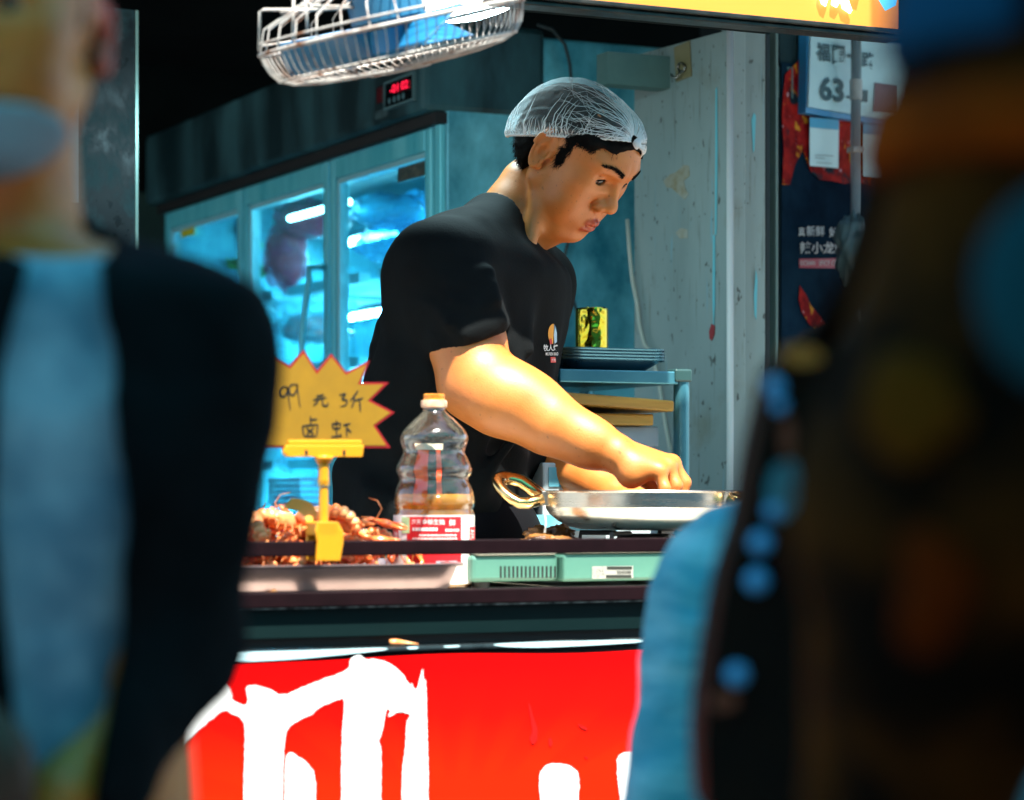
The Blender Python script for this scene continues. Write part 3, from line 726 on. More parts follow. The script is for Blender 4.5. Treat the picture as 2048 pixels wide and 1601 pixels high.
tx = MB(); f7 = lambda x, y: onS(x, y, 0.0095)
lettering(tx, '真', 1597, 473, 1610, 455, f7, 0.01); lettering(tx, '新鲜', 1613, 473, 1649, 452, f7, 0.01); lettering(tx, '好口', 1658, 475, 1700, 455, f7, 0.01)
lettering(tx, '辣小龙虾', 1600, 508, 1692, 484, f7, 0.015)
lettering(tx, 'OCEAN · SPICY CRAYFISH', 1600, 531, 1702, 522, f7, 0.0)
tx.build('lettering', wl, ps)
# address plate
ap = thing('address_plate', onS(1700, 240, 0.02), 'pale blue address plate reading 63-1 above the notice', 'address sign')
blu = mat('plate blue rim', (0.02, 0.22, 0.46), 0.4); pw = mat('plate pale face', (0.36, 0.62, 0.70), 0.45, col2=(0.45, 0.70, 0.76), scale=14, bump=0.05, rvar=0.1)
sheet('plate_rim', [(1611, 226), (1614, 68), (1860, 92), (1860, 266)], blu, ap, 0.024, 0.018)
sheet('plate_face', [(1617, 214), (1622, 70), (1858, 95), (1858, 254)], pw, ap, 0.029, 0.004)
tx = MB(); f8 = lambda x, y: onS(x, y + (x - 1617) * 0.115, 0.0315)
lettering(tx, '福', 1634, 120, 1661, 83, f8, 0.02); lettering(tx, '围', 1665, 123, 1690, 84, f8, 0.02); lettering(tx, '一', 1695, 106, 1712, 99, f8, 0.02); lettering(tx, '路', 1724, 123, 1751, 91, f8, 0.02)
lettering(tx, '63', 1640, 198, 1688, 150, f8, 0.03); lettering(tx, '-', 1693, 188, 1701, 183, f8, 0.03)
lettering(tx, '1', 1722, 192, 1736, 168, f8, 0.02)
tx.build('lettering', mat('plate dark teal print', (0.02, 0.085, 0.11), 0.5), ap)
sheet('plate_square', [(1748, 224), (1750, 166), (1796, 172), (1796, 230)], mat('dull maroon square', (0.16, 0.10, 0.13), 0.6), ap, 0.031, 0.001)
nc = thing('notice_card', onS(1650, 337, 0.016), 'small white notice card with a blue top taped under the address plate', 'notice')
sheet('card', [(1620, 332), (1620, 235), (1678, 240), (1677, 337)], mat('notice white', (0.50, 0.72, 0.76), 0.5), nc, 0.014)
sheet('blue_header', [(1620, 255), (1620, 235), (1678, 240), (1677, 260)], mat('notice blue', (0.04, 0.33, 0.55), 0.5), nc, 0.016)
tx = MB()
for y, x0, x1 in ((310, 1630, 1668), (315, 1630, 1650), (325, 1634, 1664)): tx.add([f8(0, 0)] * 0 + [onS(x0, y, 0.018), onS(x1, y + 2, 0.018), onS(x1, y + 3.2, 0.018), onS(x0, y + 1.2, 0.018)], [(0, 1, 2, 3)])
tx.build('fine_print', mat('notice grey print', (0.12, 0.2, 0.22), 0.6), nc)
nc2 = thing('notice_card', onS(1745, 350, 0.016), 'second blue topped notice half hidden behind the drain pipe', 'notice')
sheet('card', [(1728, 352), (1728, 246), (1786, 252), (1786, 358)], MATS['notice white'], nc2, 0.014)
sheet('blue_header', [(1728, 268), (1728, 246), (1786, 252), (1786, 274)], MATS['notice blue'], nc2, 0.016)
# drain pipe
dp = thing('drain_pipe', onS(1712, 985, 0.06), 'pale vertical drain pipe in front of the address plate', 'pipe')
ppm = mat('pale pipe plastic', (0.30, 0.35, 0.36), 0.5, col2=(0.38, 0.42, 0.42), scale=14)
b0 = onS(1712, 60, 0.06); r_ = 10 / FPX * 4.6
MB().cyl((b0.x, b0.y, 0.0), (b0.x, b0.y, 1.9), r_, n=20).build('pipe', ppm, dp, smooth=True)
z0 = onS(1712, 200, 0.06).z; z1 = onS(1712, 160, 0.06).z
MB().cyl((b0.x, b0.y, z0), (b0.x, b0.y, z1), r_ * 1.22, n=20).build('coupling', ppm, dp, auto=40)
zc = onS(1712, 300, 0.06).z
MB().box((b0.x, b0.y, zc), (r_ * 2.6, r_ * 2.6, 0.01)).build('clip', ppm, dp, bevel=0.002)
hb = thing('hanging_plastic_bag', onS(1712, 560, 0.1), 'crumpled grey blue plastic bag tied to the drain pipe', 'plastic bag')
lumpy(onS(1708, 500, 0.10), (0.03, 0.03, 0.06), 31, 0.35, 3.2).build('bag', mat('dull blue plastic', (0.10, 0.18, 0.2), 0.35, bump=0.5, bscale=30), hb, smooth=True)
MB().tube([onS(1712, 445, 0.085), onS(1710, 460, 0.09), onS(1709, 470, 0.1)], [0.004, 0.008, 0.014], 8).build('knot', MATS['dull blue plastic'], hb, smooth=True)

# ================================================================== light box over the counter
SGY = 2.95
lb = thing('light_box_sign', (onY(1400, 0, SGY).x, SGY, 1.66), 'glowing orange light box sign over the counter with white lettering', 'sign')
zb = onY(1400, 42, SGY).z; xl = onY(985, 0, SGY).x; xr = onY(1800, 0, SGY).x
frm = mat('dark bronze sign frame', (0.02, 0.03, 0.03), 0.35, 0.6, col2=(0.05, 0.05, 0.045), scale=20, rvar=0.1)
zf = onY(1400, 22, SGY).z
fm = MB(); fm.bb((xl, SGY, zb), (xr, SGY + 0.035, zb + 0.006)); fm.bb((xl, SGY - 0.006, zb + 0.007), (xr, SGY + 0.036, zf)); fm.build('frame', frm, lb, bevel=0.0015)
MB().bb((xl, SGY + 0.004, zf + 0.001), (xr, SGY + 0.034, zf + 0.34)).build('face', emission('orange light box', (1.0, 0.31, 0.035), 0.30), lb)
fS = lambda x, y: onY(x, y, SGY - 0.001)
for poly in ([(1636, -10), (1640, -60), (1660, -60), (1656, -4), (1650, 14), (1642, 8)], [(1662, 10), (1668, -60), (1690, -60), (1692, -10), (1703, 22), (1699, 28), (1684, 18), (1680, 2), (1672, 16)], [(1700, -10), (1715, -70), (1730, -60), (1716, -2)]):
    MB().prism(poly, fS, Vector((0, -0.002, 0))).build('brush_letter', emission('white sign letters', (1.0, 0.95, 0.8), 1.0), lb)
tx = MB(); tx.prism([(1752, -8), (1770, 22), (1790, 12), (1800, -40), (1780, -60), (1756, -40)], fS, Vector((0, -0.002, 0))); tx.build('emblem', emission('blue sign emblem', (0.10, 0.55, 1.0), 0.5), lb)

# ================================================================== the cart: counter, rails, front
CY = 2.72; CZ = 0.930
ct = thing('food_cart', (1.5, CY + 0.25, 0.0), 'dark food cart with two maroon front rails and a steel top', 'food cart')
XL, XR = 0.2, 3.0
Box('counter_top', (XL, CY + 0.03, CZ - 0.02), (XR, CY + 0.46, CZ), mat('bright worktop steel', (0.66, 0.58, 0.48), 0.4, 0.15, col2=(0.55, 0.50, 0.42), scale=10, rvar=0.1), ct, 0.002)
def zrow(y, Y=CY, px=1000): return onY(px, y, Y).z
Box('rail', (XL, CY - 0.012, zrow(1108)), (XR, CY + 0.006, zrow(1079)), dark_paint, ct, 0.0015)
Box('rail', (XL, CY - 0.012, zrow(1206)), (XR, CY + 0.028, zrow(1177)), dark_paint, ct, 0.0015)
Box('bright_strip', (XL, CY - 0.004, zrow(1209.5)), (XR, CY + 0.02, zrow(1206.3)), mat('dull bright strip', (0.4, 0.42, 0.40), 0.4, 0.5, col2=(0.03, 0.03, 0.03), scale=60, lo=0.4, hi=0.6), ct, 0)
Box('front_panel', (XL, CY - 0.002, zrow(1266)), (XR, CY + 0.02, zrow(1209.6)), cart_green, ct, 0.001)
Box('painted_shadow_recess', (XL, CY + 0.008, zrow(1284)), (XR, CY + 0.02, zrow(1266.4)), black_gap, ct, 0)  # black strip stands in for the shade under the panel
Box('lip', (XL, CY - 0.022, zrow(1296)), (XR, CY + 0.02, zrow(1286)), mat('black glossy lip', (0.008, 0.012, 0.014), 0.25, col2=(0.02, 0.03, 0.035), scale=30, bump=0.1), ct, 0.002)
Box('cabinet', (XL, CY + 0.0, 0.12), (XR, CY + 0.44, zrow(1297)), mat('cart cabinet', (0.05, 0.05, 0.055), 0.6), ct, 0.004)
for x in (XL + 0.03, XR - 0.03):
    Box('rail_post', (x - 0.01, CY - 0.008, zrow(1178)), (x + 0.01, CY + 0.004, zrow(1109)), dark_paint, ct, 0.001)
for x in (XL + 0.1, XR - 0.1):
    for y in (CY + 0.06, CY + 0.38):
        w_ = MB().cyl((x - 0.02, y, 0.06), (x + 0.02, y, 0.06), 0.06, n=20).build('wheel', black_gap, ct, bevel=0.006)

# ================================================================== vinyl banner on the cart front
bn = thing('vinyl_banner', (onY(870, 1290, CY - 0.03).x, CY - 0.03, 0.3), 'glossy red and orange vinyl banner with big white brush lettering', 'banner')
bred = bpy.data.materials.new('red orange banner print'); bred.use_nodes = True
n_, l_ = bred.node_tree.nodes, bred.node_tree.links; pb = n_['Principled BSDF']; pb.inputs['Roughness'].default_value = 0.4; pb.inputs['Specular IOR Level'].default_value = 0.12
tc = n_.new('ShaderNodeTexCoord'); sp = n_.new('ShaderNodeSeparateXYZ'); l_.new(tc.outputs['Object'], sp.inputs[0])
cbx, cbz = onY(880, 1700, CY).x, onY(880, 1700, CY).z
def mth(op, a, b=None):
    m_ = n_.new('ShaderNodeMath'); m_.operation = op
    for i, x in enumerate((a, b)):
        if x is None: continue
        if isinstance(x, (int, float)): m_.inputs[i].default_value = x
        else: l_.new(x, m_.inputs[i])
    return m_.outputs[0]
dx_ = mth('SUBTRACT', sp.outputs['X'], cbx); dz_ = mth('SUBTRACT', sp.outputs['Z'], cbz)
ang = mth('ARCTAN2', dz_, dx_); ray = mth('SINE', mth('MULTIPLY', ang, 19.0)); ray = mth('MULTIPLY', mth('GREATER_THAN', ray, 0.1), 0.14)
zt, zb2 = onY(880, 1330, CY).z, onY(880, 1560, CY).z
g = mth('DIVIDE', mth('SUBTRACT', zt, sp.outputs['Z']), zt - zb2)
rr = mth('ADD', g, mth('MULTIPLY', ray, g))
rp = n_.new('ShaderNodeValToRGB'); e = rp.color_ramp.elements
e[0].position = 0.0; e[0].color = (0.80, 0.0005, 0.0008, 1); e[1].position = 1.0; e[1].color = (0.83, 0.013, 0.0006, 1)
x_ = rp.color_ramp.elements.new(0.45); x_.color = (0.80, 0.003, 0.0008, 1)
l_.new(rr, rp.inputs[0]); l_.new(rp.outputs[0], pb.inputs['Base Color'])
def bw(x, z):   # gentle waves of the vinyl
    return CY - 0.030
xa, xb_ = onY(300, 1300, CY).x, onY(1290, 1280, CY).x
ztop = lambda x: zrow(1300) - 0.003 + 0.002 * math.sin(x * 17)
MB().grid(lambda u, v: (xa + (xb_ - xa) * u, bw(xa + (xb_ - xa) * u, 0.25 + (ztop(xa) - 0.25) * v), 0.25 + (ztop(xa + (xb_ - xa) * u) - 0.25) * v), 60, 40).build('sheet', bred, bn, smooth=True)
Z8 = lambda x, y: (360 + x / 2.0898, 1140 + y / 2.0898)
def onB(x, y, off):
    p = onY(*Z8(x, y), CY - 0.026); return Vector((p.x, bw(p.x, p.z) - off, p.z))
def fineprism(poly, fn, m, name, parent, th=0.0006):
    pl = chaikin(poly, 1 if name == 'brush_letter' else 2)
    if name == 'brush_letter':      # dry brush: ragged edge
        pl = [(x + random.uniform(-1.8, 1.8), y + random.uniform(-1.8, 1.8)) for x, y in dens(pl, 9)]
    MB().prism(pl, fn, Vector((0, -th, 0))).build(name, m, parent)
def dens(poly, step=40):
    out = []
    for i in range(len(poly)):
        a = Vector(poly[i]); b = Vector(poly[(i + 1) % len(poly)]); k = max(1, int((b - a).length / step))
        out += [tuple(a + (b - a) * j / k) for j in range(k)]
    return out
wht = mat('banner white print', (0.86, 0.86, 0.86), 0.32)
main = [(-60, 700), (-40, 640), (10, 545), (60, 525), (120, 505), (165, 455), (190, 465), (215, 520), (210, 545), (270, 570), (280, 545), (270, 485), (310, 482), (365, 497), (425, 530), (540, 475), (700, 420), (705, 370), (740, 352), (770, 375), (820, 372), (880, 395), (920, 430), (955, 485), (963, 470), (968, 495), (985, 500), (1008, 400), (1012, 470), (1018, 455), (1022, 520), (1025, 640), (1030, 830), (1030, 1050), (920, 1050), (922, 826), (935, 760), (940, 640), (960, 600), (905, 590), (865, 615), (862, 605), (875, 595), (858, 570), (835, 680), (820, 720), (835, 745), (830, 1050), (668, 1050), (670, 700), (685, 530), (640, 545), (580, 570), (540, 605), (490, 625), (440, 660), (425, 740), (420, 1050), (258, 1050), (265, 760), (268, 640), (240, 610), (215, 600), (180, 580), (130, 620), (80, 665), (30, 715), (-40, 790)]
fineprism(main, lambda x, y: onB(x, y, 0.0006), wht, 'brush_letter', bn)
for k, poly in enumerate(([(432, 1050), (432, 790), (455, 757), (480, 775), (520, 800), (560, 850), (560, 1050)], [(1490, 860), (1520, 815), (1560, 806), (1620, 815), (1664, 850), (1650, 1050), (1510, 1050)], [(1815, 800), (1830, 770), (1865, 757), (1920, 770), (1945, 795), (1945, 1050), (1840, 1050)])):
    fineprism(poly, lambda x, y: onB(x, y, 0.0006), wht, 'brush_letter', bn)
dr = mat('dark red drip', (0.45, 0.006, 0.004), 0.2)
for poly in ([(1447, 560), (1455, 555), (1470, 620), (1488, 660), (1482, 720), (1462, 732), (1452, 700), (1466, 680), (1455, 610)], [(1532, 705), (1542, 700), (1550, 720), (1542, 740), (1534, 732)], [(1650, 640), (1690, 655), (1698, 672), (1668, 662)], [(1680, 775), (1700, 785), (1690, 790)]):
    fineprism(poly, lambda x, y: onB(x, y, 0.0004), dr, 'sauce_drip', bn)
# white hem folded over the top edge
hem = mat('pale blue white hem', (0.55, 0.80, 0.86), 0.3)
fineprism([(-100, 352), (170, 347), (400, 340), (600, 334), (860, 324), (858, 334), (700, 350), (500, 370), (300, 381), (170, 385), (-100, 390)], lambda x, y: onB(x, y, 0.0008), hem, 'hem', bn, 0.0008)
fineprism([(1280, 310), (1500, 300), (1700, 296), (1925, 290), (1925, 302), (1700, 315), (1500, 324), (1350, 321)], lambda x, y: onB(x, y, 0.0008), hem, 'hem', bn, 0.0008)
fineprism([(1090, 318), (1160, 314), (1165, 321), (1100, 324)], lambda x, y: onB(x, y, 0.0008), hem, 'hem', bn, 0.0008)
fineprism([(940, 322), (990, 320), (985, 329), (945, 330)], lambda x, y: onB(x, y, 0.0008), hem, 'hem', bn, 0.0008)

# ================================================================== tray of crayfish
TX0, TX1 = onY(330, 1130, 2.76).x, onY(928, 1130, 2.765).x
TY0, TY1 = 2.762, 3.00
tz = zrow(1128, 2.765, 800)
tr = thing('steel_tray', ((TX0 + TX1) / 2, (TY0 + TY1) / 2, CZ), 'shallow stainless tray holding the heap of crayfish', 'tray')
tm_ = mat('tray steel', (0.40, 0.31, 0.31), 0.35, 0.6, col2=(0.33, 0.25, 0.255), scale=8, rvar=0.1, bump=0.03, bscale=20)
def tray_mesh(x0, x1, y0, y1, z0, z1, rim, taper, th=0.0015, r=0.03):
    mb = MB(); n = 8
    def loop(x0, x1, y0, y1, r, z):
        out = []
        for cx, cy_, a in ((x1 - r, y1 - r, 0), (x0 + r, y1 - r, 90), (x0 + r, y0 + r, 180), (x1 - r, y0 + r, 270)):
            for k in range(n): t = math.radians(a + 90 * k / (n - 1)); out.append((cx + r * math.cos(t), cy_ + r * math.sin(t), z))
        return out
    L = [loop(x0 - rim, x1 + rim, y0 - rim, y1 + rim, r + rim, z1 - 0.004), loop(x0 - rim, x1 + rim, y0 - rim, y1 + rim, r + rim, z1), loop(x0, x1, y0, y1, r, z1),
         loop(x0 + taper * .2, x1 - taper * .2, y0 + taper * .2, y1 - taper * .2, r, z1 - 0.006), loop(x0 + taper, x1 - taper, y0 + taper, y1 - taper, r, z0 + 0.004), loop(x0 + taper + .004, x1 - taper - .004, y0 + taper + .004, y1 - taper - .004, r, z0)]
    m = 4 * n
    for l in L: mb.v.extend(l)
    for i in range(len(L) - 1):
        for k in range(m): mb.f.append((i * m + k, i * m + (k + 1) % m, (i + 1) * m + (k + 1) % m, (i + 1) * m + k)); mb.mi.append(0)
    mb.f.append(tuple((len(L) - 1) * m + k for k in range(m))); mb.mi.append(0)
    return mb
o = tray_mesh(TX0, TX1, TY0, TY1, CZ + 0.001, tz, 0.008, 0.008).build('pan', tm_, tr, auto=50)
md = o.modifiers.new('thick', 'SOLIDIFY'); md.thickness = 0.0012
shellm = mat('cooked crayfish shell', (0.78, 0.17, 0.03), 0.3, col2=(0.90, 0.48, 0.20), scale=45, bump=0.25, bscale=120, coat=0.2)
clawm = mat('crayfish claw red', (0.62, 0.05, 0.01), 0.28, col2=(0.78, 0.20, 0.05), scale=50, bump=0.2, bscale=110)
antm = mat('crayfish feeler', (0.5, 0.14, 0.03), 0.4)
def make_crayfish():
    root = bpy.data.objects.new('crayfish', None); COL.objects.link(root); root.empty_display_size = 0.02
    mb = MB(); mb.ell((0, 0, 0.011), (0.023, 0.0115, 0.0115), nu=14, nv=9, fn=lambda q: 1 - 0.18 * max(0, q.x) ** 2 + 0.04 * math.sin(q.x * 7))
    mb.tube([(0.019, 0, 0.016), (0.034, 0, 0.0175)], [0.005, 0.0006], 6)
    for s_ in (-1, 1): mb.ell((0.021, 0.006 * s_, 0.0165), (0.002, 0.002, 0.002), nu=6, nv=4)
    mb.build('carapace', shellm, root, smooth=True)
    mb = MB()
    for k in range(6):   # curled tail rings
        a = k * 0.36; x = -0.020 - 0.026 * math.sin(a); z = 0.011 - 0.022 * (1 - math.cos(a)) * 0.9 + 0.002
        R_ = Matrix.Rotation(-a, 3, 'Y')
        mb.ell((x, 0, z), (0.0065, 0.0105 - 0.0008 * k, 0.0088 - 0.0006 * k), R_, nu=12, nv=7)
    for s_ in (-1, 0, 1): mb.ell((-0.047, 0.006 * s_, -0.012), (0.008, 0.0045, 0.0018), Matrix.Rotation(-2.1, 3, 'Y') @ Matrix.Rotation(0.5 * s_, 3, 'Z'), nu=8, nv=5)
    mb.build('tail', shellm, root, smooth=True)
    for s_ in (-1, 1):
        mb = MB(); mb.tube([(0.014, 0.009 * s_, 0.008), (0.026, 0.021 * s_, 0.011), (0.036, 0.02 * s_, 0.010)], [0.0022, 0.003, 0.0034], 7)
        mb.ell((0.045, 0.019 * s_, 0.010), (0.012, 0.0062, 0.0045), Matrix.Rotation(-0.2 * s_, 3, 'Z'), nu=10, nv=6)
        mb.tube([(0.053, 0.0165 * s_, 0.010), (0.064, 0.0135 * s_, 0.0105), (0.070, 0.015 * s_, 0.0105)], [0.0036, 0.0022, 0.0006], 6)
        mb.tube([(0.051, 0.022 * s_, 0.010), (0.062, 0.0225 * s_, 0.0105), (0.070, 0.018 * s_, 0.0105)], [0.0032, 0.0022, 0.0006], 6)
        mb.build('claw', clawm, root, smooth=True)
        mb = MB(); mb.tube([(0.022, 0.004 * s_, 0.015), (0.034, 0.009 * s_, 0.022), (0.037, 0.015 * s_, 0.031), (0.030, 0.021 * s_, 0.037), (0.019, 0.023 * s_, 0.037)], [0.0011, 0.0009, 0.0008, 0.0006, 0.0003], 5)
        mb.build('feeler', antm, root, smooth=True)
    mb = MB()
    for s_ in (-1, 1):
        for k in range(4): mb.tube([(0.008 - 0.008 * k, 0.009 * s_, 0.006), (0.010 - 0.010 * k, 0.02 * s_, 0.010), (0.010 - 0.012 * k, 0.028 * s_, 0.0)], [0.0012, 0.001, 0.0005], 5)
    mb.build('leg', antm, root, smooth=True)
    return root
cf0 = make_crayfish()
cf0['category'] = 'crayfish'
spots = []
rg = np.random.default_rng(11)
for layer, (n, zz, span) in enumerate(((20, 0.008, 1.0), (17, 0.024, 0.85), (12, 0.040, 0.62), (5, 0.052, 0.4))):
    for k in range(n):
        u = rg.uniform(0, 1); v = rg.uniform(0.05, 0.95)
        xc = onY(440, 1100, 2.87).x + (TX1 - 0.04 - onY(440, 1100, 2.87).x) * u
        # the heap is highest left of the middle and tails off to the right
        top = 0.075 * math.exp(-((xc - onY(610, 1100, 2.85).x) / 0.125) ** 2) + 0.012
        if zz > top: xc = onY(rg.uniform(520, 700), 1100, 2.87).x
        yc = TY0 + 0.04 + (TY1 - TY0 - 0.075) * (0.5 + (v - 0.5) * (1 - 0.18 * layer))
        spots.append((xc, yc, CZ + zz, rg.uniform(0, 6.28), rg.uniform(-0.6, 0.6), rg.uniform(-0.9, 0.9), rg.uniform(0.72, 0.92)))
for px, py, rz, rx, s_ in ((560, 1048, 0.3, 0.2, 1.05), (625, 1040, 2.6, -0.3, 1.1), (690, 1050, -0.5, 0.5, 1.05), (520, 1056, 1.2, -0.4, 1.0), (720, 1076, 3.0, 0.3, .85), (590, 1074, 4.0, 0.8, .9), (650, 1078, 5.2, -0.7, .9), (500, 1078, 0.8, 0.5, .9)):
    p = onY(px, py, 2.84); spots.append((p.x, p.y, p.z - 0.008, rz, rx, 0.2, s_))
for i, (x, y, z, rz, rx, ry, s_) in enumerate(spots):
    c_ = cf0 if i == 0 else copy_tree(cf0)
    c_.location = (x, y, z); c_.rotation_euler = (rx, ry, rz); c_.scale = (s_, s_, s_)
    c_['label'] = 'orange red cooked crayfish heaped in the steel tray'; c_['group'] = 'crayfish heaped in the tray'
# one stray leg piece on the cart lip
p = onY(805, 1280, CY - 0.012)
sc_o = thing('crayfish_scrap', (p.x, p.y, zrow(1286)), 'stray orange crayfish scrap lying on the cart lip', 'food scrap')
mb = MB(); z_ = zrow(1286) + 0.004
mb.tube([(p.x - 0.016, p.y, z_ + 0.001), (p.x - 0.009, p.y, z_ + 0.001), (p.x, p.y, z_), (p.x + 0.014, p.y + 0.003, z_ - 0.001)], [0.0034, 0.004, 0.003, 0.001], 7)
mb.tube([(p.x - 0.002, p.y, z_), (p.x + 0.012, p.y - 0.004, z_ - 0.001), (p.x + 0.02, p.y - 0.002, z_ - 0.002)], [0.002, 0.0012, 0.0006], 5)
mb.build('scrap', shellm, sc_o, smooth=True)

# ================================================================== price card on a clip
Z4 = lambda x, y: (440 + x / 3.079, 680 + y / 3.079)
SY = CY - 0.004
pcd = thing('price_card', onY(650, 1100, SY), 'yellow starburst price card with red edge clipped to the upper rail', 'price sign')
outer = [(300, 75), (430, 160), (515, 62), (597, 190), (685, 85), (778, 200), (922, 128), (868, 262), (1040, 262), (930, 372), (1075, 447), (960, 530), (1050, 665), (228, 665), (288, 515), (130, 470), (298, 385), (160, 230), (305, 180)]
fC = lambda off: (lambda x, y: onY(*Z4(x, y), SY) + Vector((0, -off, 0)))
redc = mat('card red edge', (0.22, 0.003, 0.006), 0.45)
MB().prism(outer, fC(0), Vector((0, 0.0012, 0))).build('card', redc, pcd)
yel = mat('card yellow face', (0.25, 0.13, 0.001), 0.5, col2=(0.21, 0.11, 0.0015), scale=25)
MB().prism(inset(outer, 14), fC(0.0006), Vector((0, 0.0004, 0))).build('face', yel, pcd)
strokes = [[(415, 292), (390, 290), (372, 315), (378, 345), (400, 345), (415, 312), (413, 292), (420, 350), (432, 434)], [(470, 276), (440, 275), (425, 300), (432, 335), (455, 335), (475, 292), (472, 276), (480, 340), (492, 416)],
 [(590, 347), (640, 337)], [(570, 370), (655, 354)], [(602, 365), (595, 385), (572, 403)], [(630, 360), (630, 395), (645, 406), (662, 400), (661, 384)],
 [(732, 340), (772, 332), (750, 362), (779, 373), (772, 400), (735, 410)], [(848, 313), (825, 345), (800, 375)], [(827, 350), (818, 395), (806, 418)], [(828, 373), (880, 358)], [(857, 370), (863, 442)],
 [(555, 470), (557, 515)], [(557, 492), (597, 488)], [(505, 530), (600, 520)], [(505, 530), (515, 592)], [(600, 520), (593, 594)], [(515, 592), (593, 594)], [(530, 542), (577, 582)], [(577, 540), (530, 582)],
 [(688, 516), (740, 512)], [(689, 516), (695, 546)], [(740, 512), (735, 546)], [(695, 546), (736, 545)], [(715, 495), (716, 592)], [(682, 598), (748, 590)], [(735, 578), (746, 597)], [(755, 525), (802, 515)], [(778, 520), (779, 600)], [(783, 545), (806, 570)]]
ink = MB()
for st_ in strokes: ribbon(ink, st_, 10.0, fC(0.0013), 0.45)
ink.build('handwriting', mat('black marker ink', (0.012, 0.010, 0.008), 0.5), pcd)
clipm = mat('yellow clip plastic', (0.62, 0.26, 0.008), 0.35, sss=0.0, trans=0.0)
p_ = clipm.node_tree.nodes['Principled BSDF']; p_.inputs['Subsurface Weight'].default_value = 0.35; p_.inputs['Subsurface Radius'].default_value = (1, .6, .1); p_.inputs['Subsurface Scale'].default_value = 0.01
cl = MB(); cl.prism([(385, 690), (400, 650), (880, 650), (872, 720), (410, 720)], fC(0.004), Vector((0, 0.010, 0)))
cl.prism([(415, 618), (868, 618), (868, 652), (415, 652)], fC(0.003), Vector((0, 0.002, 0)))
jaw = cl.build('clip_jaw', clipm, pcd, bevel=0.001)
MB().prism([(515, 680), (532, 680), (532, 712), (515, 712)], fC(0.0045), Vector((0, 0.001, 0))).build('slot', black_gap, jaw)
MB().prism([(748, 680), (764, 680), (764, 712), (748, 712)], fC(0.0045), Vector((0, 0.001, 0))).build('slot', black_gap, jaw)
f_ = fC(-0.001)
MB().tube([f_(640, 715), f_(640, 740), f_(640, 765)], [0.012, 0.010, 0.0066], 14).build('neck', clipm, pcd, smooth=True)
stm = MB(); stm.tube([f_(640, 765), f_(640, 880)], 0.0062, 14)
for k in range(3): stm.tube([f_(640, 862 + k * 14), f_(640, 868 + k * 14)], 0.0072, 14)
stm.tube([f_(640, 905), f_(640, 1180)], [0.0054, 0.0056], 14)
stm.build('stem', clipm, pcd, auto=40)
ck = MB(); ck.prism([(560, 1180), (575, 1120), (700, 1120), (735, 1180), (735, 1250), (715, 1362), (565, 1362), (572, 1250)], fC(0.014), Vector((0, 0.005, 0)))
ck.prism([(575, 1120), (700, 1120), (700, 1205), (575, 1205)], fC(0.0138), Vector((0, 0.040, 0)))
ck.prism([(575, 1206), (700, 1206), (700, 1362), (575, 1362)], fC(-0.020), Vector((0, 0.005, 0)))
ck.build('rail_clamp', clipm, pcd, bevel=0.0015)
fb = fC(-0.004)
MB().grid(lambda u, v: fC(-0.02 - 0.02 * v)(*[(1 - v) ** 2 * a + 2 * v * (1 - v) * b + v * v * c for a, b, c in zip((600, 1130), (640, 1020), (490, 1005))]) + Vector((0.012 * (u - .5), 0.0, 0.012 * (u - .5))), 3, 10).build('clamp_lever', clipm, pcd, smooth=True)
pcd.children[-1].modifiers.new('thick', 'SOLIDIFY').thickness = 0.003

# ================================================================== soy sauce bottle
bc = onY(868, 1160, 2.885); bd = bc.dot(FWD); bs_ = bd / FPX / 3.079
BZ = CZ + 0.0005
bo = thing('sauce_bottle', (bc.x, bc.y, BZ), 'large clear ribbed plastic sauce bottle with red and white label', 'bottle')
zz_ = lambda y: BZ + (1487 - y) * bs_
prof = [(68, 385), (70, 400), (78, 412), (95, 430), (122, 452), (150, 480), (176, 505), (195, 530), (208, 558), (211, 580), (207, 602), (198, 625), (190, 645), (190, 660), (200, 680), (214, 705), (228, 735), (235, 762), (233, 780), (223, 797), (213, 815), (214, 835), (226, 858), (238, 890), (246, 930), (248, 965), (246, 990), (238, 1004), (238, 1016), (247, 1030), (249, 1045), (249, 1250), (249, 1465), (240, 1482), (200, 1487), (0.1, 1487)]
pet = clear_film('clear bottle plastic', (0.95, 0.94, 0.90), 0.10, haze=0.02, hazecol=(0.9, 0.75, 0.55), ior=1.7, bump=0.3, bscale=28, hscale=30)
sh_o = MB().lathe([(r * bs_, zz_(y) - BZ) for r, y in prof], (bc.x, bc.y, BZ), 56).build('shell', pet, bo, smooth=True)
MB().lathe([(r * bs_ - 0.0012, zz_(y) - BZ) for r, y in prof[:-2]], (bc.x, bc.y, BZ), 56).build('inner_wall', clear_film('inner bottle plastic', (0.97, 0.97, 0.95), 0.08, haze=0.02, ior=1.25, bump=0.2), sh_o, smooth=True)
capm = mat('amber cap plastic', (0.80, 0.33, 0.04), 0.3, col2=(0.7, 0.25, 0.03), scale=30); 
MB().lathe([(0.01 * bs_, zz_(298) - BZ), (60 * bs_, zz_(298) - BZ), (66 * bs_, zz_(303) - BZ), (66 * bs_, zz_(318) - BZ), (62 * bs_, zz_(320) - BZ), (66 * bs_, zz_(323) - BZ), (67 * bs_, zz_(336) - BZ)], (bc.x, bc.y, BZ), 36).build('cap', capm, bo, auto=35)
MB().lathe([(66 * bs_, zz_(336) - BZ), (80 * bs_, zz_(339) - BZ), (83 * bs_, zz_(360) - BZ), (80 * bs_, zz_(380) - BZ), (66 * bs_, zz_(386) - BZ)], (bc.x, bc.y, BZ), 36).build('neck_ring', mat('pale neck ring', (0.85, 0.55, 0.35), 0.3), bo, auto=35)
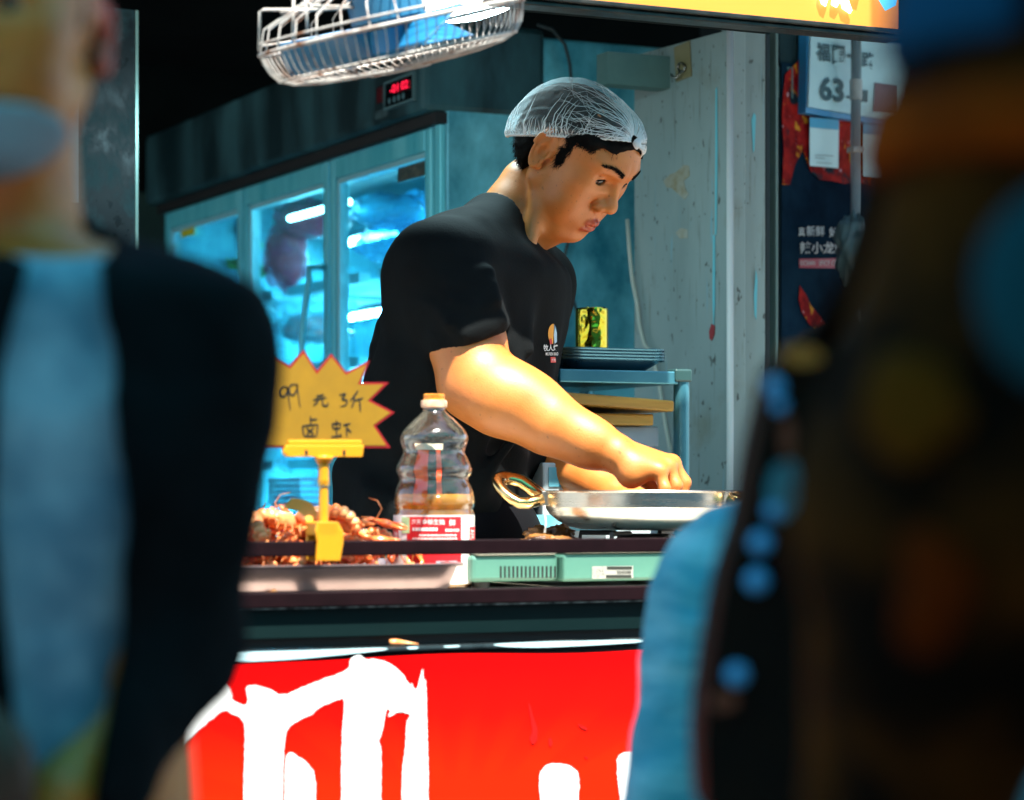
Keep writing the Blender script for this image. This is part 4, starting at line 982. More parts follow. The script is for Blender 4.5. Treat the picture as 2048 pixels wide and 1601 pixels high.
# rest of amber oil; haze colour stands in for sunlight refracted inside
MB().lathe([(0.1 * bs_, zz_(1484) - BZ), (232 * bs_, zz_(1482) - BZ), (241 * bs_, zz_(1460) - BZ), (241 * bs_, zz_(1045) - BZ), (231 * bs_, zz_(1014) - BZ), (232 * bs_, zz_(1004) - BZ), (240 * bs_, zz_(988) - BZ), (242 * bs_, zz_(960) - BZ), (236 * bs_, zz_(915) - BZ), (0.1 * bs_, zz_(914) - BZ)], (bc.x, bc.y, BZ), 48).build('oil_rest', clear_film('amber oil', (0.95, 0.55, 0.13), 0.06, haze=0.60, hazecol=(1.0, 0.52, 0.06), ior=1.47), bo, smooth=True)
vdir = Vector((-bc.x, -bc.y, 0)).normalized(); vside = Vector((0, 0, 1)).cross(vdir)   # towards the viewer / to the right
def onC(x, y, off=0.0):
    a = math.asin(max(-0.9999, min(0.9999, (x - 1318) / 249))); r = 249 * bs_ + off
    return Vector((bc.x, bc.y, 0)) + (vdir * math.cos(a) + vside * math.sin(a)) * r + Vector((0, 0, zz_(y)))
MB().lathe([(249.5 * bs_ + 0.0002, zz_(1043) - BZ), (249.5 * bs_ + 0.0002, zz_(1462) - BZ)], (bc.x, bc.y, BZ), 56).build('label_wrap', mat('label white', (0.78, 0.74, 0.70), 0.4), bo, smooth=True)
lred = mat('label red', (0.62, 0.012, 0.018), 0.4); lwh = mat('label print white', (0.85, 0.78, 0.74), 0.45)
def cpatch(x0, y0, x1, y1, off, m, name):
    a0 = math.asin(max(-1, min(1, (x0 - 1318) / 249))); a1 = math.asin(max(-1, min(1, (x1 - 1318) / 249)))
    r = 249 * bs_ + off
    return MB().grid(lambda u, v: Vector((bc.x, bc.y, 0)) + (vdir * math.cos(a0 + (a1 - a0) * u) + vside * math.sin(a0 + (a1 - a0) * u)) * r + Vector((0, 0, zz_(y0 + (y1 - y0) * v))), 14, 1).build(name, m, bo, smooth=True)
rp_ = cpatch(1155, 1052, 1482, 1345, 0.0007, lred, 'red_panel')
cpatch(1069, 1115, 1104, 1300, 0.0007, lred, 'side_panel'); cpatch(1532, 1115, 1566, 1300, 0.0007, lred, 'side_panel')
cpatch(1124, 1055, 1172, 1152, 0.0009, mat('label green', (0.45, 0.62, 0.30), 0.4), 'green_badge'); 
cpatch(1535, 1395, 1562, 1430, 0.0009, lred, 'red_badge')
cpatch(1330, 1320, 1390, 1352, 0.0010, mat('label grey print', (0.3, 0.32, 0.36), 0.5), 'grey_print'); cpatch(1405, 1320, 1455, 1352, 0.0010, MATS['label grey print'], 'grey_print')
tx = MB(); fb_ = lambda x, y: onC(x, y, 0.0011)
lettering(tx, '海天', 1186, 1098, 1240, 1068, fb_, 0.01); lettering(tx, '金标生抽', 1246, 1100, 1380, 1066, fb_, 0.012); lettering(tx, '鲜', 1408, 1108, 1446, 1068, fb_, 0.01)
lettering(tx, '油', 1074, 1200, 1100, 1140, fb_, 0.01); lettering(tx, '海', 1536, 1200, 1562, 1130, fb_, 0.01)
for y, x0, x1, h in ((1118, 1190, 1340, 20), (1126, 1386, 1466, 16), (1160, 1228, 1455, 9), (1180, 1190, 1455, 9), (1198, 1190, 1245, 8)):
    xx = x0
    while xx < x1:
        w_ = random.uniform(8, 16); tx.add([fb_(xx, y), fb_(min(xx + w_, x1), y), fb_(min(xx + w_, x1), y + h), fb_(xx, y + h)], [(0, 1, 2, 3)]); xx += w_ + random.uniform(2, 6)
tx.build('lettering', lwh, bo)
# strips on the far wall paint the red refraction inside the shell
def onCb(x, y):
    a = math.asin((x - 1318) / 249); rr_ = np.interp(y, [p_[1] for p_ in prof[:26]], [p_[0] for p_ in prof[:26]]) * bs_ - 0.002
    return Vector((bc.x, bc.y, 0)) + (-vdir * math.cos(a) + vside * math.sin(a)) * rr_ + Vector((0, 0, zz_(y)))
for x0, x1, y0, y1 in ((1180, 1272, 640, 985), (1336, 1372, 640, 975)):
    MB().grid(lambda u, v: onCb(x0 + (x1 - x0) * u, y0 + (y1 - y0) * v), 4, 14).build('painted_refraction', mat('orange red refraction tone', (0.85, 0.05, 0.01), 0.4, col2=(0.9, 0.14, 0.03), scale=30), bo, smooth=True)
MB().grid(lambda u, v: onCb(1165 + 225 * u, 600 + 38 * v), 6, 3).build('painted_refraction', mat('white refraction tone', (0.9, 0.8, 0.65), 0.4), bo, smooth=True)

# ================================================================== gas stove
SX0, SX1, SVY0, SVY1 = onY(952, 1150, 2.815).x, onY(1490, 1150, 2.815).x, 2.815, 3.11
sv = thing('gas_stove', ((SX0 + SX1) / 2, 2.96, CZ), 'mint green portable gas stove with vent slots under the pan', 'stove')
mint = mat('mint green enamel', (0.085, 0.22, 0.17), 0.35, col2=(0.065, 0.18, 0.14), scale=6, rvar=0.08)
sz0, sz1 = CZ + 0.008, CZ + 0.041
xm = onY(1128, 1150, SVY0).x
Box('body', (SX0, SVY0 + 0.012, sz0), (xm - 0.002, SVY1, sz1), mint, sv, 0.005)
Box('fuel_cover', (xm, SVY0, sz0 - 0.001), (SX1, SVY1 - 0.002, sz1 + 0.001), mint, sv, 0.004)
tpz = CZ + 0.052
tpm = mat('stove top plate', (0.66, 0.66, 0.60), 0.3, 0.2, col2=(0.55, 0.57, 0.52), scale=15, rvar=0.1)
Box('top_plate', (SX0 + 0.004, SVY0 + 0.008, sz1), (xm - 0.004, SVY1 - 0.004, tpz), tpm, sv, 0.004)
Box('top_plate', (xm + 0.001, SVY0 - 0.004, sz1 + 0.0015), (SX1, SVY1 - 0.003, tpz - 0.001), tpm, sv, 0.004)
for i in range(14):
    a = onY(1000 + i * 8.35, 1133, SVY0 + 0.0115); b = onY(1003 + i * 8.35, 1156, SVY0 + 0.0115)
    MB().bb((a.x, SVY0 + 0.0108, b.z), (a.x + 0.0021, SVY0 + 0.013, a.z)).build('vent_slot', black_gap, sv)
a = onY(1184, 1158, SVY0); b = onY(1266, 1132, SVY0)
stk = MB().bb((a.x, SVY0 - 0.0006, a.z), (b.x, SVY0 + 0.0004, b.z)).build('rating_sticker', mat('sticker silver', (0.42, 0.42, 0.38), 0.35, 0.3), sv)
tx = MB(); fs_ = lambda x, y: onY(x, y, SVY0 - 0.0011)
def qd(mb, x0, y0, x1, y1, fn): mb.add([fn(x0, y0), fn(x1, y0), fn(x1, y1), fn(x0, y1)], [(0, 1, 2, 3)])
qd(tx, 1214, 1133.5, 1264, 1139, fs_); qd(tx, 1212, 1150.5, 1263, 1156.5, fs_)
lettering(tx, '0245588', 1234, 1148, 1262, 1142, fs_, 0.02)
for k in range(24): x = 1186 + random.randint(0, 10) * 2.1; y = 1135 + random.randint(0, 9) * 2.1; qd(tx, x, y, x + 1.4, y + 1.2, fs_)
tx.build('print', mat('sticker print', (0.02, 0.025, 0.02), 0.5), stk)
for x in (SX0 + 0.02, SX1 - 0.02):
    for y in (SVY0 + 0.03, SVY1 - 0.03): MB().cyl((x, y, CZ + 0.0005), (x, y, sz0 + 0.002), 0.012, n=14).build('foot', black_gap, sv)
PC = onY(1290, 985, 2.965); PC.z = 1.0525
burn = MB().cyl((PC.x, PC.y, tpz - 0.004), (PC.x, PC.y, tpz + 0.012), 0.045, 0.035, 24).build('burner', mat('burner iron', (0.03, 0.03, 0.03), 0.5, 0.7), sv, bevel=0.002)
PBZ = PC.z - 0.0535
for k in range(4):
    an = math.radians(35 + 90 * k); d_ = Vector((math.cos(an), math.sin(an), 0))
    c_ = Vector((PC.x, PC.y, 0))
    MB().tube([c_ + d_ * 0.10 + Vector((0, 0, tpz - 0.002)), c_ + d_ * 0.098 + Vector((0, 0, PBZ - 0.004)), c_ + d_ * 0.045 + Vector((0, 0, PBZ - 0.004))], 0.0036, 6).build('trivet_prong', MATS['burner iron'], sv)

# ================================================================== frying pan
pn = thing('frying_pan', (PC.x, PC.y, PBZ), 'shallow stainless pan with two loop handles on the stove', 'pan')
pan_m = mat('pan stainless', (0.66, 0.62, 0.56), 0.24, 1.0, col2=(0.56, 0.50, 0.42), scale=7, stretch=(0.6, 0.6, 6), rvar=0.1, bump=0.02, bscale=60)
outp = [(0.1360, 0.0), (0.1372, -0.0015), (0.1355, -0.003), (0.1350, -0.0225), (0.1338, -0.0245), (0.129, -0.032), (0.118, -0.041), (0.104, -0.048), (0.088, -0.052), (0.05, -0.0535), (0.0005, -0.0535)]
inp = [(0.0005, -0.0515), (0.085, -0.050), (0.116, -0.039), (0.1325, -0.0235), (0.1338, -0.003), (0.1345, 0.0), (0.1360, 0.0)]
MB().lathe(inp + outp[1:], PC, 80).build('bowl', pan_m, pn, auto=28)
def pan_handle(dirv, up_):
    d = Vector(dirv).normalized(); s_ = Vector((0, 0, 1)).cross(d); base = PC + d * 0.136 + Vector((0, 0, -0.011))
    P = []
    for t in np.linspace(0, 1, 19):
        a = math.pi * t; ex = 0.062 * math.sin(a) ** 0.6
        P.append(base + d * ex + s_ * (0.024 * math.cos(a)) + Vector((0, 0, 0.022 * (ex / 0.062) ** 1.4 + 0.016 * math.cos(a) * up_ * min(1.0, ex / 0.03))))
    h = MB().tube(P, 0.0105, 12, flat=0.75).build('handle', mat('gold tinted handle steel', (0.80, 0.50, 0.20), 0.2, 1.0), pn, smooth=True)  # gold reflection on the steel is put into the base colour
    for q in (-1, 1):
        c_ = base + s_ * 0.024 * q
        MB().box(c_ - d * 0.001, (0.008, 0.012, 0.020), Matrix.Rotation(math.atan2(d.y, d.x), 3, 'Z')).build('bracket', pan_m, h, bevel=0.001)
        MB().ell(c_ + d * 0.004 + Vector((0, 0, -0.004)), (0.0035, 0.0035, 0.0035), nu=10, nv=6).build('rivet', steel_clean, h, smooth=True)
pan_handle(-RGT * 1.0 + FWD * 0.02, -1); pan_handle(RGT * 0.86 - FWD * 0.5, 1)
# simmering sauce in the pan
MB().lathe([(0.0005, -0.043), (0.09, -0.0428), (0.1135, -0.0425)], PC, 40).build('sauce', mat('red brown sauce', (0.10, 0.025, 0.008), 0.15, bump=0.3, bscale=60), pn, smooth=True)
# drip hanging from the left handle
p_ = W(1089, 1020, 3.34)
dq = thing('sauce_drip', (p_.x, p_.y, tpz), 'thin shiny drip running down from the left pan handle', 'drip')
MB().tube([W(1089, 1012, 3.335), W(1090, 1028, 3.335), W(1092, 1045, 3.335), W(1090, 1066, 3.335)], [0.0014, 0.001, 0.0012, 0.0018], 6).build('strand', mat('clear drip', (0.8, 0.8, 0.78), 0.08), dq, smooth=True)

# ---- roasted pieces beside the burner
rb = mat('charred roast meat', (0.05, 0.018, 0.006), 0.35, col2=(0.42, 0.17, 0.03), scale=40, detail=8, bump=0.8, bscale=90, coat=0.3, lo=0.4, hi=0.7)
for k, (px, py, d, r, lbl) in enumerate(((1076, 1052, 3.42, (0.020, 0.014, 0.012), 'dark brown roast meat piece left of the drip on the stove'), (1118, 1050, 3.44, (0.022, 0.016, 0.012), 'ochre brown roast meat piece under the pan edge'), (1082, 1070, 3.30, (0.026, 0.014, 0.0065), 'flat dark meat piece at the front of the stove top'), (1125, 1069, 3.30, (0.022, 0.012, 0.0055), 'flat glossy meat piece at the front beside the burner'))):
    c = W(px, py, d); c.z = tpz + r[2] * 0.85
    o = thing('roast_meat', (c.x, c.y, tpz), lbl, 'meat', 'roast meat pieces on the stove')
    lumpy(c, r, 40 + k, 0.45, 3.0, 28, 18).build('piece', rb, o, smooth=True)

# ================================================================== rack with trays, roll, boards, boxes
RY = 3.36
rk = thing('steel_rack', (onY(1260, 985, RY).x, RY + 0.16, 0.05), 'stainless rack beside the door carrying trays and cutting boards', 'rack')
rkm = mat('teal tinted rack steel', (0.045, 0.19, 0.26), 0.32, 0.5, col2=(0.08, 0.26, 0.32), scale=8, rvar=0.1)  # teal cast of the light is put into the steel colour
zt_ = onY(1250, 741, RY).z; x0 = onY(1120, 985, RY).x; x1 = onY(1357, 985, RY).x; zl = zt_ - 0.020
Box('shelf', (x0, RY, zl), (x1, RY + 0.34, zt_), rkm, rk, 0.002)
LZ = 0.83
Box('shelf', (x0, RY + 0.004, LZ - 0.02), (x1, RY + 0.34, LZ), rkm, rk, 0.002)
for x in (x0 - 0.012, x1 + 0.012):
    for y in (RY + 0.012, RY + 0.33):
        MB().cyl((x, y, 0.06), (x, y, zt_ + 0.004), 0.0125, n=18).build('leg', rkm, rk, auto=40)
        if x > x0: MB().box((x - 0.004, y, zt_ - 0.006), (0.03, 0.03, 0.02)).build('corner_cap', mat('dark rack cap', (0.02, 0.06, 0.06), 0.4), rk, bevel=0.003)
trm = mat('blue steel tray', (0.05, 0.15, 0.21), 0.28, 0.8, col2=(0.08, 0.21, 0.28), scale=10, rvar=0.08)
tx0, tx1 = onY(1135, 720, RY + 0.02).x, onY(1330, 720, RY + 0.02).x
for k, lbl in enumerate(('lowest shallow steel tray of the stack on the rack', 'second shallow steel tray from the bottom on the rack', 'third shallow steel tray from the bottom on the rack', 'topmost shallow steel tray of the stack on the rack')):
    zb_ = zt_ + 0.001 + 0.0048 * k
    o = thing('serving_tray', ((tx0 + tx1) / 2, RY + 0.14, zb_), lbl, 'tray', 'steel trays stacked on the rack')
    t_ = tray_mesh(tx0, tx1, RY + 0.015, RY + 0.27, zb_, zb_ + 0.019, 0.007, 0.016, r=0.026).build('tray', trm, o, auto=50)
    t_.modifiers.new('thick', 'SOLIDIFY').thickness = 0.001
TRZ = zt_ + 0.001 + 0.0048 * 3
# gold foil roll
gc = onY(1184, 700, RY + 0.13); gr = 33 / FPX * gc.dot(FWD)
gf = thing('gold_foil_pack', (gc.x, gc.y, TRZ), 'upright gold foil wrapped roll standing on the trays', 'foil roll')
gold = mat('crinkled gold foil', (0.55, 0.42, 0.03), 0.16, 1.0, col2=(0.62, 0.5, 0.06), scale=20)
hz = onY(1184, 617, RY + 0.13).z - TRZ
vw = Vector((-gc.x, -gc.y, 0)).normalized()
def foil(an, z):
    c_ = math.cos(an)
    crin = max(0, c_ - 0.55) / 0.45
    q = np.array([[math.cos(an) * 2.2, math.sin(an) * 2.2, z * 60]])
    return 1 + 0.035 * math.sin(an * 3 + 1) + crin * 0.075 * vnoise(q, 3.2, 3)[0] + 0.02 * crin * vnoise(q, 9, 4)[0]
MB().lathe([(gr * 0.97, 0.001)] + [(gr, 0.003 + (hz - 0.005) * k / 24) for k in range(25)] + [(gr * 0.97, hz), (gr * 0.5, hz), (0.001, hz - 0.002)], (gc.x, gc.y, TRZ), 60, ref=vw, wob=foil).build('foil', gold, gf, auto=60)
# boxes and boards below
wb = onY(1270, 900, RY + 0.05); bx0, bx1 = onY(1228, 900, RY + 0.03).x, onY(1313, 900, RY + 0.03).x
zb1 = onY(1270, 856, RY + 0.03).z
o = thing('white_box', ((bx0 + bx1) / 2, RY + 0.15, LZ), 'plain pale grey box under the cutting boards on the rack', 'box')
Box('box', (bx0 - 0.07, RY + 0.03, LZ + 0.001), (bx1, RY + 0.30, zb1), mat('pale grey carton', (0.20, 0.26, 0.31), 0.6), o, 0.004)
Box('lid', (bx0 - 0.073, RY + 0.027, zb1 - 0.03), (bx1 + 0.003, RY + 0.303, zb1 + 0.002), MATS['pale grey carton'], o, 0.003)
wood = mat('bamboo board', (0.30, 0.15, 0.015), 0.5, col2=(0.42, 0.24, 0.03), scale=9, stretch=(0.7, 6, 10), bump=0.05)
zz0 = zb1 + 0.003
o = thing('cutting_board', (onY(1225, 845, RY).x, RY + 0.14, zz0), 'lower shorter bamboo cutting board lying on the pale box', 'cutting board', 'cutting boards on the rack')
Box('board', (onY(1130, 845, RY + 0.01).x, RY + 0.012, zz0), (onY(1308, 845, RY + 0.012).x, RY + 0.27, zz0 + 0.018), wood, o, 0.003)
zz1 = zz0 + 0.0185
o = thing('cutting_board', (onY(1240, 812, RY).x, RY + 0.14, zz1), 'upper longer bamboo cutting board tilted under the top shelf', 'cutting board', 'cutting boards on the rack')
a = onY(1120, 802, RY - 0.01).x; b = onY(1349, 802, RY - 0.01).x
MB().box(((a + b) / 2, RY + 0.125, zz1 + 0.0165), (b - a, 0.27, 0.017), Matrix.Rotation(0.055, 3, 'Y')).build('board', wood, o, bevel=0.003)
# printed carton low on the rack, behind the arms
cx0, cx1 = onY(1050, 985, RY - 0.03).x, onY(1262, 985, RY - 0.03).x
o = thing('printed_carton', ((cx0 + cx1) / 2, RY + 0.0, 0.05), 'white carton with a blue printed panel behind the arms', 'carton')
czt = onY(1150, 926, RY - 0.13).z
Box('carton', (cx0 - .02, RY - 0.13, 0.06), (cx1 - 0.02, RY - 0.012, czt), mat('carton white', (0.42, 0.52, 0.55), 0.6), o, 0.003)
q0 = onY(1098, 935, RY - 0.132); q1 = onY(1235, 974, RY - 0.132)
MB().bb((q0.x, RY - 0.1315, q1.z), (q1.x, RY - 0.1302, q0.z)).build('printed_panel', mat('carton blue print', (0.10, 0.42, 0.55), 0.5, col2=(0.2, 0.5, 0.6), scale=50), o)
q0 = onY(1066, 1030, RY - 0.132); q1 = onY(1235, 1062, RY - 0.132)
MB().bb((q0.x, RY - 0.1315, q1.z), (q1.x, RY - 0.1302, q0.z)).build('printed_panel', MATS['carton blue print'], o)

# ================================================================== ceiling fan-guard and lamp
fc = W(783, 56, 2.95)
fan = thing('hanging_fan', (fc.x, fc.y, fc.z), 'rusty white caged fan with blue blades hanging face down', 'fan')
roll, tip = math.radians(12.0), math.radians(9.5)     # hangs askew: rolled to one side, street edge a little low
U_ = (UP * math.cos(tip) - FWD * math.sin(tip)).normalized()
fx = (RGT * math.cos(roll) + U_ * math.sin(roll)).normalized(); fa = (RGT * math.sin(roll) - U_ * math.cos(roll)).normalized()   # axis: face of the fan, downwards
fy = fa.cross(fx).normalized()
def fl(r, an, z): return fc + (fx * math.cos(an) + fy * math.sin(an)) * r + fa * z
FR = 270 / FPX * 2.95
wirem = mat('rusty white cage wire', (0.42, 0.40, 0.37), 0.5, col2=(0.16, 0.06, 0.02), scale=30, detail=6, lo=0.50, hi=0.66, bump=0.2)
def ringp(r, z, n=72): return [fl(r, 2 * math.pi * k / n, z) for k in range(n)]
MB().tube(ringp(FR, 0), 0.0026, 8, closed=True).build('rim', wirem, fan, smooth=True)
MB().tube(ringp(FR * 0.985, -0.012), 0.0014, 6, closed=True).build('rim', wirem, fan, smooth=True)
MB().tube(ringp(FR * 0.90, 0.035), 0.0016, 6, closed=True).build('cage_ring', wirem, fan, smooth=True)
MB().tube(ringp(FR * 0.22, 0.050), 0.0022, 6, closed=True).build('cage_ring', wirem, fan, smooth=True)
for k in range(84):
    an = 2 * math.pi * k / 84
    sw_ = lambda r: an + 0.35 * (1 - r / FR)
    P = [fl(r * FR, sw_(r * FR), z) for r, z in ((1.0, 0.0), (0.985, 0.011), (0.955, 0.024), (0.90, 0.035), (0.80, 0.042), (0.6, 0.047), (0.4, 0.049), (0.2, 0.050))]
    MB().tube(P, 0.0008, 5, cap=False).build('cage_wire', wirem, fan, smooth=True)
MB().lathe([(0.001, 0.053), (FR * 0.2, 0.0525), (FR * 0.21, 0.050)], fc, 28, axis=fa).build('badge', wirem, fan, auto=30)
blue_b = mat('blue fan blade', (0.012, 0.15, 0.32), 0.35)
for k in range(3):
    a0 = 2 * math.pi * k / 3 + 1.05
    def bl(u, v):
        r = FR * (0.14 + 0.70 * u); wdt = 0.95 * (0.45 + 0.55 * math.sin(math.pi * min(1, u * 0.8 + 0.12)))
        an = a0 + (v - 0.5) * wdt * (1.15 - 0.35 * u); return fl(r, an, 0.010 + (v - 0.5) * 0.036)
    b_ = MB().grid(bl, 12, 10).build('blade', blue_b, fan, smooth=True); b_.modifiers.new('thick', 'SOLIDIFY').thickness = 0.002
MB().lathe([(0.001, 0.034), (0.02, 0.033), (0.028, 0.026), (0.028, 0.0)], fc, 28, axis=fa).build('hub', blue_b, fan, auto=40)
MB().lathe([(0.03, -0.005), (0.046, -0.01), (0.046, -0.06), (0.03, -0.075), (0.001, -0.078)], fc, 28, axis=fa).build('motor', mat('motor housing blue', (0.03, 0.16, 0.28), 0.4), fan, auto=40)
for k in range(30):
    an = 2 * math.pi * k / 30
    MB().tube([fl(FR, an, 0), fl(FR * 0.93, an, -0.028), fl(FR * 0.6, an, -0.05), fl(0.046, an, -0.055)], 0.001, 5, cap=False).build('cage_wire', wirem, fan, smooth=True)
# square wire bracket on its back
def fq(px, py, d=2.92): return W(px, py, d)
for P in ([(518, 103), (520, 24), (528, 20), (640, 20), (720, 14), (730, -14)], [(585, 78), (588, -20)], [(615, 68), (610, -20)], [(590, 22), (560, 26), (640, 18)], [(600, -10), (622, 12), (690, 14), (722, -12)]):
    MB().tube([fq(*p_) for p_ in P], 0.0019, 6).build('bracket_wire', wirem, fan, smooth=True)
MB().tube([fc - fa * 0.075, Vector((fc.x, fc.y + 0.03, 1.80)), Vector((fc.x, ROOF_Y + 0.002, 1.82))], 0.008, 8).build('hanger', wirem, fan, smooth=True)
# round lamp above the fan, its lit glass showing through the cage
lp = W(925, 8, 3.72)
lm = thing('ceiling_lamp', (lp.x, lp.y, lp.z), 'round white lamp glowing behind the fan cage', 'lamp')
la = (UP * -1 + RGT * 0.1).normalized()
MB().lathe([(0.001, 0.022), (0.04, 0.020), (0.07, 0.011), (0.084, 0.0)], lp, 36, axis=la).build('diffuser', emission('white lamp glass', (0.62, 0.94, 1.0), 18.0), lm, smooth=True)
MB().lathe([(0.084, 0.0), (0.090, -0.004), (0.088, -0.016), (0.03, -0.022), (0.001, -0.022)], lp, 36, axis=la).build('housing', mat('lamp housing', (0.5, 0.6, 0.62), 0.4), lm, auto=40)
MB().cyl(lp - la * 0.02, (lp.x, lp.y + 0.02, 2.199), 0.006, n=10).build('stem', MATS['lamp housing'], lm)

# ================================================================== people: shared head
def skin_mat(name, base, dark, lip_ear_col, rough=0.5):
    m = bpy.data.materials.new(name); m.use_nodes = True
    n, l = m.node_tree.nodes, m.node_tree.links; p = n['Principled BSDF']
    p.inputs['Roughness'].default_value = rough; p.inputs['Specular IOR Level'].default_value = 0.45
    p.inputs['Subsurface Weight'].default_value = 0.10; p.inputs['Subsurface Radius'].default_value = (1.0, 0.35, 0.12); p.inputs['Subsurface Scale'].default_value = 0.005
    p.inputs['Coat Weight'].default_value = 0.25; p.inputs['Coat Roughness'].default_value = 0.42
    tc = n.new('ShaderNodeTexCoord'); nz = n.new('ShaderNodeTexNoise'); nz.inputs['Scale'].default_value = 22; nz.inputs['Detail'].default_value = 6
    l.new(tc.outputs['Object'], nz.inputs['Vector'])
    rp = n.new('ShaderNodeValToRGB'); rp.color_ramp.elements[0].position = 0.3; rp.color_ramp.elements[1].position = 0.7
    rp.color_ramp.elements[0].color = (*dark, 1); rp.color_ramp.elements[1].color = (*base, 1); l.new(nz.outputs['Fac'], rp.inputs[0])
    # freckles
    n2 = n.new('ShaderNodeTexNoise'); n2.inputs['Scale'].default_value = 190; n2.inputs['Detail'].default_value = 1; l.new(tc.outputs['Object'], n2.inputs['Vector'])
    mr = n.new('ShaderNodeMapRange'); mr.inputs['From Min'].default_value = 0.70; mr.inputs['From Max'].default_value = 0.76; mr.inputs['To Max'].default_value = 0.55; l.new(n2.outputs['Fac'], mr.inputs['Value'])
    m0 = n.new('ShaderNodeMix'); m0.data_type = 'RGBA'; m0.inputs['B'].default_value = (*[c * 0.4 for c in base], 1); l.new(mr.outputs[0], m0.inputs['Factor']); l.new(rp.outputs[0], m0.inputs['A'])
    at = n.new('ShaderNodeAttribute'); at.attribute_name = 'lip'
    m1 = n.new('ShaderNodeMix'); m1.data_type = 'RGBA'; m1.inputs['B'].default_value = (*lip_ear_col, 1); l.new(at.outputs['Fac'], m1.inputs['Factor']); l.new(m0.outputs['Result'], m1.inputs['A'])
    l.new(m1.outputs['Result'], p.inputs['Base Color'])
    nb = n.new('ShaderNodeTexNoise'); nb.inputs['Scale'].default_value = 420; nb.inputs['Detail'].default_value = 2; l.new(tc.outputs['Object'], nb.inputs['Vector'])
    bp = n.new('ShaderNodeBump'); bp.inputs['Strength'].default_value = 0.14; bp.inputs['Distance'].default_value = 0.002; l.new(nb.outputs['Fac'], bp.inputs['Height']); l.new(bp.outputs[0], p.inputs['Normal'])
    return m

